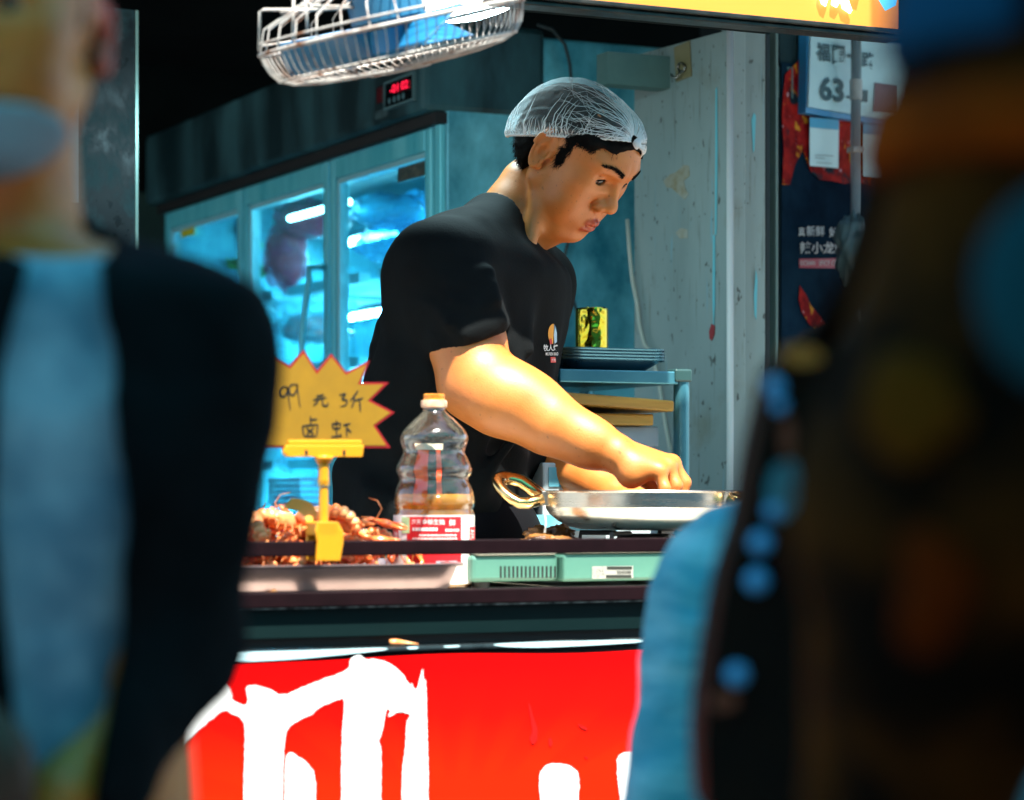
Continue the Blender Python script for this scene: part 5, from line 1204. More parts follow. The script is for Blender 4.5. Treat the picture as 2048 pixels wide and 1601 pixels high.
EYE_C = np.array([0.0735, 0.0315, 0.0125])
LIP_U = [(0.0825, 0.0235, -0.0615), (0.0920, 0.0130, -0.0580), (0.0965, 0.0035, -0.0560), (0.0965, -0.0035, -0.0560)]
LIP_L = [(0.0820, 0.0215, -0.0650), (0.0900, 0.0120, -0.0695), (0.0935, 0.0, -0.0710), (0.0935, -0.004, -0.0710)]
def head_sdf(p):
    """a man's head: x forward, y to his left, z up, origin between the ears"""
    q = p.copy(); q[:, 1] = np.abs(q[:, 1])
    d = s_ell(q, (-0.006, 0, 0.032), (0.092, 0.075, 0.067))
    d = smin(d, s_ell(q, (0.032, 0, 0.030), (0.065, 0.066, 0.062)), 0.03)
    d = smin(d, s_ell(q, (0.030, 0, -0.028), (0.058, 0.058, 0.068)), 0.03)
    d = smin(d, s_cap(q, (0.000, 0.051, -0.042), (0.060, 0.024, -0.088), 0.021, 0.017), 0.026)
    d = smin(d, s_ell(q, (0.072, 0, -0.092), (0.017, 0.022, 0.0155)), 0.018)
    d = smin(d, s_ell(q, (0.036, 0, -0.072), (0.046, 0.044, 0.030)), 0.02)
    d = smin(d, s_ell(q, (0.056, 0.047, -0.008), (0.022, 0.020, 0.018)), 0.024)
    d = smin(d, s_ell(q, (0.055, 0.035, -0.044), (0.027, 0.029, 0.032)), 0.022)
    d = smin(d, s_cap(q, (0.0885, 0.010, 0.0365), (0.0745, 0.046, 0.036), 0.0095, 0.0085), 0.014)
    d = smax(d, -s_ell(q, (0.0985, 0.0315, 0.0125), (0.0165, 0.0200, 0.0105)), 0.012)
    # lids round the eyeball, lowered
    e = q - EYE_C; lid = np.sqrt((e ** 2).sum(1)) - 0.0137
    hh = np.maximum(0.0056 * (1 - (e[:, 1] / 0.0132) ** 2), 0.0)
    slit = np.maximum(np.abs(e[:, 2] + 0.0022 + 0.10 * e[:, 1]) - hh, -e[:, 0] + 0.004)
    lid = smax(lid, -slit, 0.0012)
    d = smin(d, lid, 0.005)
    d = np.where((s_ell(q, EYE_C, (0.02, 0.0135, 0.0125)) < 0.002), smax(d, -np.maximum(slit, s_sph(q, EYE_C + np.array([0.006, 0, 0]), 0.0118)), 0.0012), d)
    crease = s_cap(q, EYE_C + np.array([0.0105, -0.010, 0.0085]), EYE_C + np.array([0.0075, 0.012, 0.0075]), 0.0010)
    d = smax(d, -crease, 0.002)
    # nose
    nose = s_cap(q, (0.0870, 0, 0.024), (0.1025, 0, -0.013), 0.0070, 0.0085)
    nose = smin(nose, s_ell(q, (0.1050, 0, -0.0205), (0.0108, 0.0115, 0.0100)), 0.010)
    nose = smin(nose, s_ell(q, (0.0955, 0.0140, -0.0265), (0.0100, 0.0080, 0.0090)), 0.007)
    d = smin(d, nose, 0.008)
    d = smax(d, -s_chain(q, [(0.0945, 0.0215, -0.0160), (0.0860, 0.0235, -0.0270), (0.0880, 0.0215, -0.0355)], (0.0016, 0.0022, 0.0016), 0.002), 0.005)
    d = smax(d, -s_ell(q, (0.1020, 0.0070, -0.0340), (0.0060, 0.0036, 0.0050)), 0.003)
    # muzzle and lips
    d = smin(d, s_ell(q, (0.072, 0, -0.058), (0.0235, 0.030, 0.026)), 0.016)
    d = smin(d, s_chain(q, LIP_U, (0.0026, 0.0044, 0.0050, 0.0046), 0.004), 0.004)
    d = smin(d, s_chain(q, LIP_L, (0.0026, 0.0052, 0.0060, 0.0060), 0.004), 0.004)
    gap = s_chain(q, [(0.0850, 0.0205, -0.0630), (0.0965, 0.010, -0.0632), (0.1020, -0.002, -0.0632)], (0.0008, 0.0022, 0.0030), 0.002)
    d = smax(d, -gap, 0.0015)
    d = smax(d, -s_ell(q, (0.0985, 0, -0.0440), (0.004, 0.0035, 0.006)), 0.006)      # philtrum
    d = smax(d, -s_ell(q, (0.1000, 0, -0.0815), (0.010, 0.020, 0.0055)), 0.010)      # under the lip
    # ear
    b = np.array([-math.cos(0.42), math.sin(0.42), 0]); up = np.array([-0.50, 0.10, 0.87]); up /= np.linalg.norm(up)
    up = up - b * (up @ b); up /= np.linalg.norm(up); nn = np.cross(up, b)
    if nn[1] < 0: nn = -nn
    r = q - np.array([0.004, 0.0725, 0.000]); xb, zu, xn = r @ b - 0.011, r @ up - 0.003, r @ nn
    wz = np.where(zu > 0, 1.0, 0.80)
    rho = np.sqrt((xb / (0.0175 * wz)) ** 2 + (zu / 0.0305) ** 2)
    plate = np.maximum((rho - 1) * 0.018, np.abs(xn - 0.002) - 0.0034)
    ear = plate
    helix = np.sqrt(((rho - 0.95) * 0.019) ** 2 + (xn - 0.0062) ** 2) - 0.0036
    helix = np.where((xb < -0.006) & (zu < 0.004), helix + 0.006, helix)
    ear = smin(ear, helix, 0.003)
    anti = np.sqrt(((np.sqrt(((xb + 0.003) / 0.0095) ** 2 + ((zu + 0.002) / 0.018) ** 2) - 1) * 0.012) ** 2 + (xn - 0.005) ** 2) - 0.0026
    anti = np.where(xb < -0.004, anti + 0.008, anti)
    ear = smin(ear, anti, 0.003)
    con = np.sqrt(((xb + 0.004) / 0.0080) ** 2 + ((zu + 0.003) / 0.0115) ** 2 + ((xn - 0.0075) / 0.0072) ** 2)
    ear = smax(ear, -(con - 1) * 0.007, 0.002)
    ear = smin(ear, np.sqrt((xb + 0.006) ** 2 + (zu + 0.0265) ** 2 + ((xn - 0.001) * 1.6) ** 2) - 0.0075, 0.004)
    trag = np.sqrt((xb + 0.0145) ** 2 + ((zu + 0.004) * 0.7) ** 2 + (xn - 0.003) ** 2) - 0.0042
    ear = smin(ear, trag, 0.003)
    d = smin(d, ear, 0.004)
    return d
def lip_weight(p):
    q = p.copy(); q[:, 1] = np.abs(q[:, 1])
    a = np.minimum(s_chain(q, LIP_U, (0.0026, 0.0044, 0.0050, 0.0046), 0.004), s_chain(q, LIP_L, (0.0026, 0.0052, 0.0060, 0.0060), 0.004))
    return np.clip(1 - (a - 0.0004) / 0.0018, 0, 1) * (q[:, 0] > 0.078)
def hair_sdf(p, full=False):
    q = p.copy(); q[:, 1] = np.abs(q[:, 1])
    cap = s_ell(q, (-0.008, 0, 0.033), (0.098, 0.081, 0.071))
    x, y, z = q.T
    line = np.where(z > 0.055, 0.075 - 0.0 * z, 0.046)            # front hair line
    top = np.maximum(cap, (0.038 - z) * 0.9 + 0.25 * np.maximum(x - 0.03, 0))
    top = np.maximum(top, (x - 0.078) * 0.8)
    back = s_ell(q, (-0.018, 0, 0.010), (0.088, 0.077, 0.085))
    back = np.maximum(back, np.maximum((x + 0.024 - 0.25 * np.minimum(z, 0.0)) * 0.9, -0.066 - z))
    d = smin(top, back, 0.012)
    fr_ = np.maximum(s_ell(q, (0.030, 0, 0.034), (0.0725, 0.0735, 0.0675)), np.maximum(0.060 - z, (x - 0.083) * 0.8))
    d = smin(d, fr_, 0.006)
    side = s_ell(q, (0.024, 0.0682, 0.028), (0.013, 0.0082, 0.034))
    d = smin(d, side, 0.006)
    d = smin(d, s_ell(q, (0.042, 0.0590, 0.056), (0.022, 0.0125, 0.016)), 0.008)
    d = d + 0.0016 * vnoise(np.stack([x * 0.5, y * 0.5, z], 1), 190, 3)
    return d
def head_rot(yaw, pitch, roll):
    cp, sp = math.cos(pitch), math.sin(pitch); Rp = np.array([[cp, 0, sp], [0, 1, 0], [-sp, 0, cp]])
    cr, sr = math.cos(roll), math.sin(roll); Rr = np.array([[1, 0, 0], [0, cr, -sr], [0, sr, cr]])
    c_, s_ = math.cos(-yaw), math.sin(-yaw); Ry = np.array([[c_, -s_, 0], [s_, c_, 0], [0, 0, 1]])
    return Ry @ Rp @ Rr
def hair_strands(V, F, keep, grow, n, length, width, seed, lift=0.0008):
    """short tapered hairs rooted on a mesh"""
    rg = np.random.default_rng(seed)
    tri = V[F[:, :3]]; cen = tri.mean(1); nr = np.cross(tri[:, 1] - tri[:, 0], tri[:, 2] - tri[:, 0]); nr /= np.linalg.norm(nr, axis=1)[:, None] + 1e-12
    ok = np.nonzero(keep(cen))[0]
    if not len(ok): return np.zeros((0, 3)), np.zeros((0, 3), int)
    i = rg.choice(ok, n); P = cen[i] + nr[i] * lift; N = nr[i]
    D = grow(cen[i]) + rg.normal(0, 0.25, (n, 3)); D -= N * (D * N).sum(1)[:, None] * 0.85; D /= np.linalg.norm(D, axis=1)[:, None]
    S = np.cross(D, N); S /= np.linalg.norm(S, axis=1)[:, None] + 1e-9
    L = length * rg.uniform(0.5, 1.2, n)[:, None]
    A = P - S * width / 2; B = P + S * width / 2; M1 = P + D * L * 0.55 + N * 0.0012; C = P + D * L + N * 0.0006
    VV = np.stack([A, B, M1 + S * width * 0.35, M1 - S * width * 0.35, C], 1).reshape(-1, 3)
    k = np.arange(n)[:, None] * 5
    FF = np.concatenate([k + np.array([[0, 1, 2]]), k + np.array([[0, 2, 3]]), k + np.array([[3, 2, 4]])])
    return VV, FF

hair_m = mat('black hair', (0.005, 0.0045, 0.0045), 0.9, col2=(0.010, 0.009, 0.008), scale=60, spec=0.05)

# ================================================================== the cook
MD = 3.6
def ML(px, py, dv=0.0):
    d = MD + dv; return np.array([(px - 1024) / FPX * d, dv, (HOR - py) / FPX * d])
def to_world(A):
    A = np.asarray(A); return A[:, :1] * np.array(RGT)[None] + (MD + A[:, 1:2]) * np.array(FWD)[None] + A[:, 2:3] * np.array([[0, 0, 1.0]]) + np.array([[0, 0, EYE]])
HR = head_rot(math.radians(33), math.radians(40.7), math.radians(2)); HS = 0.93; HO = np.array([0.0877, 0.0, 0.4837])
def h2m(P): return (np.asarray(P) * HS) @ HR.T + HO
def m2h(P): return ((P - HO) @ HR) / HS
NK = [ML(1062, 380, 0.045), ML(1032, 432, 0.04), ML(1000, 478, 0.03), ML(975, 540, 0.02)]; NKR = [0.049, 0.052, 0.060, 0.074]
def neck_sdf(p):
    d = s_chain(p, NK, NKR, 0.01)
    d = smin(d, s_cap(p, ML(1078, 400, -0.020), ML(1050, 520, -0.035), 0.012, 0.011), 0.014)
    return d
def headneck(p):
    d = near(p, HO, 0.165, lambda q: head_sdf(m2h(q)) * HS)
    d = smin(d, neck_sdf(p), 0.014)
    d = smin(d, s_ell(p, ML(1088, 455, 0.03), (0.035, 0.05, 0.03)), 0.02)
    return d
# --- near arm and hand
A_ = [ML(888, 548, -0.128), ML(935, 690, -0.162), ML(955, 768, -0.182), ML(1010, 802, -0.195), ML(1100, 847, -0.210), ML(1180, 886, -0.218), ML(1228, 906, -0.222)]
AR = [0.054, 0.0470, 0.0410, 0.0415, 0.0365, 0.0280, 0.0235]
KN = [ML(1338, 930, -0.170), ML(1343, 929, -0.194), ML(1335, 935, -0.217), ML(1318, 944, -0.238)]
PIP = [ML(1366, 966, -0.163), ML(1368, 966, -0.196), ML(1352, 972, -0.224), ML(1330, 978, -0.246)]
TIP = [ML(1358, 1016, -0.172), ML(1358, 1018, -0.200), ML(1340, 1018, -0.224), ML(1314, 1012, -0.243)]
def hand_sdf(p, W_, KN, PIP, TIP, thumb, pad):
    d = None
    for k in range(4):
        w0 = W_ + (KN[k] - KN.mean(0)) * 0.45
        e = s_cap(p, w0, KN[k], 0.0165, 0.0125); d = e if d is None else smin(d, e, 0.016)
    d = smin(d, s_sph(p, pad, 0.019), 0.02)
    f = None
    for k in range(4):
        r = (0.0100, 0.0104, 0.0098, 0.0086)[k]
        e = smin(s_cap(p, KN[k], PIP[k], r * 1.08, r * 0.93), s_cap(p, PIP[k], TIP[k], r * 0.95, r * 0.78), 0.004)
        e = smin(e, s_sph(p, KN[k] + np.array([0.001, 0, 0.002]), r * 1.14), 0.006)
        f = e if f is None else np.minimum(f, e)
    d = smin(d, f, 0.0035)
    d = smin(d, s_chain(p, thumb, (0.0150, 0.0125, 0.0105, 0.0085), 0.006), 0.01)
    return d
TH_R = [ML(1250, 922, -0.190), ML(1288, 955, -0.155), ML(1322, 985, -0.150), ML(1338, 1012, -0.165)]
KN = np.array(KN); PIP = np.array(PIP); TIP = np.array(TIP)
B_ = [ML(1066, 575, 0.165), ML(1035, 760, 0.19), ML(1040, 868, 0.16), ML(1130, 930, 0.06), ML(1232, 990, -0.03)]
BR = [0.052, 0.047, 0.043, 0.040, 0.027]
KL = np.array([ML(1318, 1010, -0.055), ML(1320, 1008, -0.075), ML(1318, 1012, -0.095), ML(1310, 1018, -0.112)])
PL = KL + np.array([0.020, -0.012, -0.020]); TL = PL + np.array([0.002, -0.012, -0.020])
TH_L = [ML(1255, 1000, -0.06), ML(1275, 1015, -0.105), ML(1300, 1025, -0.135), ML(1315, 1030, -0.150)]
def arms(p):
    d = s_chain(p, A_, AR, 0.035)
    d = smin(d, s_sph(p, ML(926, 782, -0.170), 0.026), 0.03)
    d = smin(d, s_ell(p, ML(1020, 792, -0.200), (0.055, 0.038, 0.034)), 0.04)
    d = smin(d, near(p, KN.mean(0), 0.13, lambda q: hand_sdf(q, A_[-1] + (KN.mean(0) - A_[-1]) * 0.12, KN, PIP, TIP, TH_R, ML(1262, 950, -0.238))), 0.012)
    e = s_chain(p, B_, BR, 0.02)
    e = smin(e, near(p, KL.mean(0), 0.13, lambda q: hand_sdf(q, B_[-1], KL, PL, TL, TH_L, ML(1270, 1010, -0.10))), 0.012)
    return np.minimum(d, e)
# --- torso axes
SX = np.array([0.41, 0.912, 0.0]); NX = np.array([0.912, -0.41, 0.0])
WC = [ML(878, 1000)[2], ML(910, 850)[2], ML(950, 650)[2], ML(985, 540)[2]]; UC = [ML(872, 1000)[0], ML(900, 850)[0], ML(948, 650)[0], ML(985, 540)[0]]
def torso(p, grow=0.0):
    uc = np.interp(p[:, 2], WC, UC)
    q = p - np.stack([uc, np.full(len(p), 0.015), p[:, 2]], 1)
    s_, n_ = q @ SX, q @ NX
    a = np.interp(p[:, 2], WC, (0.180, 0.182, 0.190, 0.165)) + grow; b = np.interp(p[:, 2], WC, (0.134, 0.128, 0.122, 0.105)) + grow
    k = np.sqrt((s_ / a) ** 2 + (n_ / b) ** 2)
    d = (k - 1) * b * 0.9
    top = ML(980, 548)[2] + 0.02
    return smax(d, p[:, 2] - top, 0.05)
SR, SL = ML(884, 545, -0.125), ML(1064, 568, 0.165)
def shoulders(p):
    d = s_cap(p, SR, ML(987, 452, 0.0), 0.069, 0.046); d = smin(d, s_cap(p, SL, ML(1012, 475, 0.07), 0.062, 0.045), 0.03)
    d = smin(d, s_cap(p, ML(985, 458, 0.045), ML(960, 540, 0.03), 0.048, 0.085), 0.03)
    d = smin(d, s_cap(p, ML(884, 552, -0.10), ML(960, 560, 0.0), 0.075, 0.09), 0.04)
    return d
HEM = ML(940, 678, -0.160); ARMD = A_[1] - A_[0]; ARMD = ARMD / np.linalg.norm(ARMD); HN = ARMD + np.array([0.0, 0.45, 0.0]); HN /= np.linalg.norm(HN)
COLC = (ML(954, 400, 0.0) + ML(1064, 527, 0.0)) / 2; NAX = NK[2] - NK[1]; NAX = NAX / np.linalg.norm(NAX)
def shirt(p):
    d = smin(torso(p), shoulders(p), 0.045)
    # long draped folds
    nu = p @ NX; ns = p @ SX
    fold = 0.0055 * np.sin(ns * 62 + 2.5 * np.sin(p[:, 2] * 7) + p[:, 2] * 9) * np.clip((ML(0, 560)[2] - p[:, 2]) * 6, 0, 1)
    fold = fold + 0.004 * vnoise(np.stack([p[:, 0] * 1.0, p[:, 1] * 1.0, p[:, 2] * 0.35], 1), 26, 5)
    fold = fold + 0.005 * np.sin((p[:, 2] * 0.8 + p[:, 0] * 0.55) * 70) * np.exp(-((p[:, 2] - ML(0, 930)[2]) / 0.08) ** 2)
    d = d + fold
    sl = s_cap(p, SR, ML(943, 690, -0.162), 0.071, 0.0590)
    # folds on the sleeve run from the armpit outwards
    t = (p - SR) @ ARMD; side = (p - SR) @ np.array([0.9, -0.2, 0.35])
    sl = sl + 0.0075 * vnoise(np.stack([(t * 0.75 - side * 0.65) * 2.3, (t * 0.65 + side * 0.75) * 0.5, p[:, 1]], 1), 30, 12) * np.clip(t / 0.07, 0, 1) * np.clip((0.13 - t) / 0.03, 0.2, 1)
    sl = np.maximum(sl, (p - HEM) @ HN)
    sl2 = np.maximum(s_cap(p, SL, ML(1052, 690, 0.185), 0.064, 0.058), p[:, 2] - SL[2] - 0.07)
    sl2 = np.maximum(sl2, (p - ML(1052, 690, 0.185)) @ np.array([0.0, 0.0, -1.0]))
    d = smin(d, sl, 0.012); d = smin(d, sl2, 0.012)
    for a_, b_, r_ in ((ML(985, 572, -0.205), ML(885, 622, -0.215), 0.007), (ML(992, 600, -0.212), ML(900, 650, -0.225), 0.006), (ML(975, 545, -0.19), ML(905, 575, -0.20), 0.007), (ML(1000, 640, -0.205), ML(930, 668, -0.225), 0.005),
                       (ML(1012, 690, -0.12), ML(1075, 850, -0.10), 0.008), (ML(980, 840, -0.13), ML(890, 985, -0.13), 0.009), (ML(1040, 860, -0.12), ML(940, 1000, -0.13), 0.008), (ML(1030, 560, -0.07), ML(1060, 700, -0.10), 0.007), (ML(760, 700, -0.06), ML(860, 790, -0.12), 0.008)):
        d = smin(d, s_cap(p, a_, b_, r_ * 0.8, r_ * 0.4), 0.03)
    # neck opening with a knitted collar band
    nk = s_chain(p, [NK[0] - NAX * 0.12] + NK, [NKR[0]] + NKR, 0.01)
    ax = (p - COLC) @ NAX
    d = smax(d, -np.maximum(nk - 0.004, ax - 0.012), 0.003)
    d = np.maximum(d, -(ax + 0.006) * 1.0 - 0.0) if False else d
    band = np.maximum(np.abs(nk - 0.0065) - 0.0026, np.abs(ax - 0.002) - 0.010)
    d = smin(d, band, 0.003)
    d = np.maximum(d, -0.185 - p[:, 2])
    return d
def legs(p):
    hip = ML(882, 1010, 0.015); d = s_ell(p, hip + np.array([0, 0, -0.06]), (0.15, 0.17, 0.12))
    for sg in (-1, 1):
        h = hip + SX * 0.085 * sg + np.array([0, 0, -0.08]); k = hip + SX * 0.10 * sg + NX * 0.02; k[2] = 0.50 - EYE; f = k.copy(); f[2] = 0.13 - EYE
        d = smin(d, s_chain(p, [h, k, f], (0.088, 0.064, 0.052), 0.03), 0.04)
    return d
def feet(p):
    hip = ML(882, 1010, 0.015); d = None
    for sg in (-1, 1):
        f = hip + SX * 0.10 * sg + NX * 0.02; f[2] = 0.095 - EYE
        e = s_cap(p, f - NX * 0.04, f + NX * 0.14, 0.043, 0.036); e = np.maximum(e, (0.052 - EYE) - p[:, 2]); d = e if d is None else np.minimum(d, e)
    return d

ck_skin = skin_mat('cook skin', (0.61, 0.208, 0.046), (0.52, 0.152, 0.026), (0.44, 0.060, 0.010))
pb_ = to_world([[UC[0], 0.015, 0.05 - EYE]])[0]
cook = thing('person', pb_, 'young man in black t-shirt and white hairnet bending over the pan', 'person')
V1, F1 = sdf_mesh(headneck, h2m([[0, 0, 0]])[0] - np.array([0.20, 0.155, 0.30]), h2m([[0, 0, 0]])[0] + np.array([0.155, 0.155, 0.16]), 0.0017)
V1 = relax(V1, F1, 1, 0.25)
lipw = lip_weight(m2h(V1))
V2, F2 = sdf_mesh(lambda p: smin(arms(p), torso(p, -0.02), 0.01), (-0.30, -0.30, -0.10), (0.30, 0.28, 0.40), 0.0030)
V2 = relax(V2, F2, 1, 0.3)
me = np_mesh('body', to_world(np.concatenate([V1, V2])), np.concatenate([F1, F2 + len(V1)]))
at = me.attributes.new('lip', 'FLOAT', 'POINT'); w_ = np.zeros(len(me.vertices), np.float32); w_[:len(lipw)] = lipw; at.data.foreach_set('value', w_)
put('body', me, ck_skin, cook)
# shirt
V3, F3 = sdf_mesh(shirt, (-0.32, -0.30, -0.20), (0.28, 0.30, 0.46), 0.0036)
V3 = relax(V3, F3, 1, 0.4)
cloth_black = mat('black cotton', (0.0011, 0.0022, 0.0027), 0.85, col2=(0.0020, 0.0038, 0.0045), scale=30, spec=0.15, bump=0.15, bscale=260)
shirt_o = put('t_shirt', np_mesh('t_shirt', to_world(V3), F3), cloth_black, cook)
V4, F4 = sdf_mesh(legs, (-0.40, -0.28, 0.09 - EYE), (0.10, 0.32, 0.02), 0.008)
put('trousers', np_mesh('trousers', to_world(V4), F4), mat('dark trousers', (0.003, 0.0035, 0.005), 0.85, spec=0.1), cook)
V5, F5 = sdf_mesh(feet, (-0.40, -0.35, 0.03 - EYE), (0.18, 0.35, 0.16 - EYE), 0.005)
put('shoes', np_mesh('shoes', to_world(V5), F5), mat('dark shoes', (0.01, 0.01, 0.01), 0.5), cook)
# eyes
for sg in (-1, 1):
    c_ = EYE_C * np.array([1, sg, 1]); wc = to_world(h2m([c_]))[0]
    eb = MB().ell(wc, (0.0119 * HS,) * 3, nu=24, nv=16).build('eye', mat('eye white', (0.32, 0.29, 0.25), 0.12), cook, smooth=True)
    gd = np.array([0.95, -0.05 * sg, -0.30]); gd /= np.linalg.norm(gd)
    w1 = to_world(h2m([c_ + gd * 0.0106]))[0]; ax_ = Vector(to_world(h2m([c_ + gd * 0.02]))[0] - wc).normalized()
    MB().lathe([(0.0001, 0.0018), (0.0036, 0.0014), (0.0066, -0.0002), (0.0070, -0.0010)], w1, 20, axis=ax_).build('iris', mat('dark iris', (0.006, 0.004, 0.003), 0.06), eb, smooth=True)
# lash lines along the upper lids
for sg in (-1, 1):
    P_ = []
    for t in np.linspace(-0.0125, 0.0125, 13):
        zc = -0.0022 - 0.10 * t + 0.0056 * (1 - (t / 0.0132) ** 2)
        xx = math.sqrt(max(0.0137 ** 2 - t * t - zc * zc, 1e-6)); P_.append(to_world(h2m([(EYE_C + np.array([xx - 0.0004, t, zc - 0.0003])) * np.array([1, sg, 1])]))[0])
    MB().tube(P_, [0.0004] + [0.0009] * 11 + [0.0005], 5).build('lashes', hair_m, cook, smooth=True)
# hair
V6, F6 = sdf_mesh(lambda p: hair_sdf(m2h(p)) * HS, h2m([[0, 0, 0.03]])[0] - 0.16, h2m([[0, 0, 0.03]])[0] + 0.16, 0.0022)
hair_o = put('hair', np_mesh('hair', to_world(V6), F6), hair_m, cook)
gx = lambda P: np.tile((HR @ np.array([-0.35, 0, -1.0]))[None], (len(P), 1))
S1 = hair_strands(V6, F6, lambda c: (m2h(c)[:, 2] < 0.055) & (m2h(c)[:, 1] < 0.03), gx, 5200, 0.012, 0.0007, 5)
tag(put('fine_hair', np_mesh('fine_hair', to_world(S1[0]), S1[1]), hair_m, hair_o), kind='stuff')
gs = lambda P: np.tile((HR @ np.array([0.35, 0, -1.0]))[None], (len(P), 1))
S2 = hair_strands(V6, F6, lambda c: (m2h(c)[:, 0] > 0.015) & (m2h(c)[:, 1] < 0) & (m2h(c)[:, 2] < 0.06), gs, 900, 0.012, 0.0007, 6)
tag(put('fine_hair', np_mesh('fine_hair', to_world(S2[0]), S2[1]), hair_m, hair_o), kind='stuff')
# eyebrows: hairs rooted on the skin along the brow ridge
hv = m2h(V1)
for sg in (-1, 1):
    def kb(c):
        h = m2h(c); y = h[:, 1] * sg; t = (y - 0.011) / 0.040
        zc = 0.0345 + 0.006 * np.sin(np.clip(t, 0, 1) * 2.6); hw = 0.0034 * (1 - 0.62 * np.clip(t, 0, 1))
        return (t > 0) & (t < 1) & (np.abs(h[:, 2] - zc) < hw) & (h[:, 0] > 0.05)
    gb = lambda P: np.tile((HR @ np.array([-0.35, 1.0 * sg, 0.12]))[None], (len(P), 1))
    S = hair_strands(V1, F1, kb, gb, 360, 0.0075, 0.0006, 8 + sg, 0.0003)
    put('eyebrow', np_mesh('eyebrow', to_world(S[0]), S[1]), hair_m, cook)
# ---- hairnet: a thin pleated cap gathered at a knot over the forehead
K1 = np.array([0.078, -0.008, 0.083]); K2 = np.array([-0.110, 0.0, -0.045])
AX = K2 - K1; AXL = np.linalg.norm(AX); AXn = AX / AXL; UPn = np.array([0, 0, 1.0]) - AXn * AXn[2]; UPn /= np.linalg.norm(UPn); SDn = np.cross(AXn, UPn)
def net(s, t, lift=0.0):
    """s: -1..1 across from hem to hem, t: 0..1 from the front knot to the back"""
    an = s * math.radians(93 if s < 0 else 118)
    prof = (math.sin(math.pi * min(max(t, 0), 1))) ** 0.50
    R_ = 0.094 - 0.003 * math.sin(abs(an)) ** 2
    hem = max(0, abs(s) - 0.9) / 0.1
    R_ -= 0.012 * hem
    pl = 0.0020 * math.sin(an * 34 + 3 * math.sin(t * 9)) * (0.25 + 0.75 * (abs(s)) ** 2) * prof + 0.002 * math.sin(an * 11 + t * 7)
    rad = (R_ + pl) * prof + lift
    bulge = 0.026 * math.exp(-(t / 0.10) ** 2) * min(1.0, prof * 1.7) * (0.35 + 0.65 * math.sin(abs(an)))
    c_ = K1 + AX * t - AXn * bulge
    return c_ + (UPn * math.cos(an) + SDn * math.sin(an)) * rad
def netw(s, t, lift=0.0): return to_world(h2m([net(s, t, lift)]))[0]
nm = bpy.data.materials.new('hairnet gauze'); nm.use_nodes = True
n_, l_ = nm.node_tree.nodes, nm.node_tree.links; n_.remove(n_['Principled BSDF']); out = n_['Material Output']
df = n_.new('ShaderNodeBsdfDiffuse'); df.inputs[0].default_value = (0.75, 0.8, 0.82, 1); tlc = n_.new('ShaderNodeBsdfTranslucent'); tlc.inputs[0].default_value = (0.7, 0.75, 0.78, 1)
tr_ = n_.new('ShaderNodeBsdfTransparent'); mm = n_.new('ShaderNodeMixShader'); mm.inputs[0].default_value = 0.35; l_.new(df.outputs[0], mm.inputs[1]); l_.new(tlc.outputs[0], mm.inputs[2])
tc = n_.new('ShaderNodeTexCoord'); nz = n_.new('ShaderNodeTexNoise'); nz.inputs['Scale'].default_value = 230; nz.inputs['Detail'].default_value = 4; nz.inputs['Distortion'].default_value = 1.5; l_.new(tc.outputs['Object'], nz.inputs['Vector'])
mr = n_.new('ShaderNodeMapRange'); mr.inputs['From Min'].default_value = 0.42; mr.inputs['From Max'].default_value = 0.72; mr.inputs['To Min'].default_value = 0.03; mr.inputs['To Max'].default_value = 0.11; l_.new(nz.outputs['Fac'], mr.inputs['Value'])
lw = n_.new('ShaderNodeLayerWeight'); lw.inputs['Blend'].default_value = 0.35
ad = n_.new('ShaderNodeMath'); ad.operation = 'MULTIPLY_ADD'; ad.inputs[1].default_value = 0.22; l_.new(lw.outputs['Facing'], ad.inputs[0]); l_.new(mr.outputs[0], ad.inputs[2])
at_ = n_.new('ShaderNodeAttribute'); at_.attribute_name = 'gather'
ad2 = n_.new('ShaderNodeMath'); ad2.operation = 'MULTIPLY_ADD'; ad2.inputs[1].default_value = 0.45; ad2.use_clamp = True; l_.new(at_.outputs['Fac'], ad2.inputs[0]); l_.new(ad.outputs[0], ad2.inputs[2])
m2_ = n_.new('ShaderNodeMixShader'); l_.new(ad2.outputs[0], m2_.inputs[0]); l_.new(tr_.outputs[0], m2_.inputs[1]); l_.new(mm.outputs[0], m2_.inputs[2]); l_.new(m2_.outputs[0], out.inputs[0])
NU, NV = 150, 70
nb_ = MB().grid(lambda u, v: netw(u * 2 - 1, 0.004 + 0.992 * v), NU, NV)
net_o = nb_.build('hairnet', nm, cook, smooth=True)
ga = np.zeros(len(net_o.data.vertices), np.float32)
for j in range(NV + 1):
    for i in range(NU + 1):
        s_ = abs(i / NU * 2 - 1); t_ = j / NV
        ga[j * (NU + 1) + i] = min(1, math.exp(-(t_ / 0.05) ** 2) * 0.8 + math.exp(-((1 - t_) / 0.05) ** 2) * 0.5 + max(0, (s_ - 0.86) / 0.14) ** 1.5)
net_o.data.attributes.new('gather', 'FLOAT', 'POINT').data.foreach_set('value', ga)
thr = mat('hairnet thread', (0.72, 0.76, 0.78), 0.7)
rg = np.random.default_rng(4)
mb = MB()
for k in range(120):   # pleats fanning out of the knot
    s0 = rg.uniform(-1, 1); t1 = rg.uniform(0.12, 0.42)
    mb.tube([netw(s0 + 0.05 * rg.normal() * q, 0.004 + t1 * q ** 1.4, 0.0006) for q in np.linspace(0, 1, 9)], [0.0006, 0.00055, 0.0005, 0.00042, 0.00036, 0.0003, 0.00024, 0.0002, 0.0001], 4, cap=False)
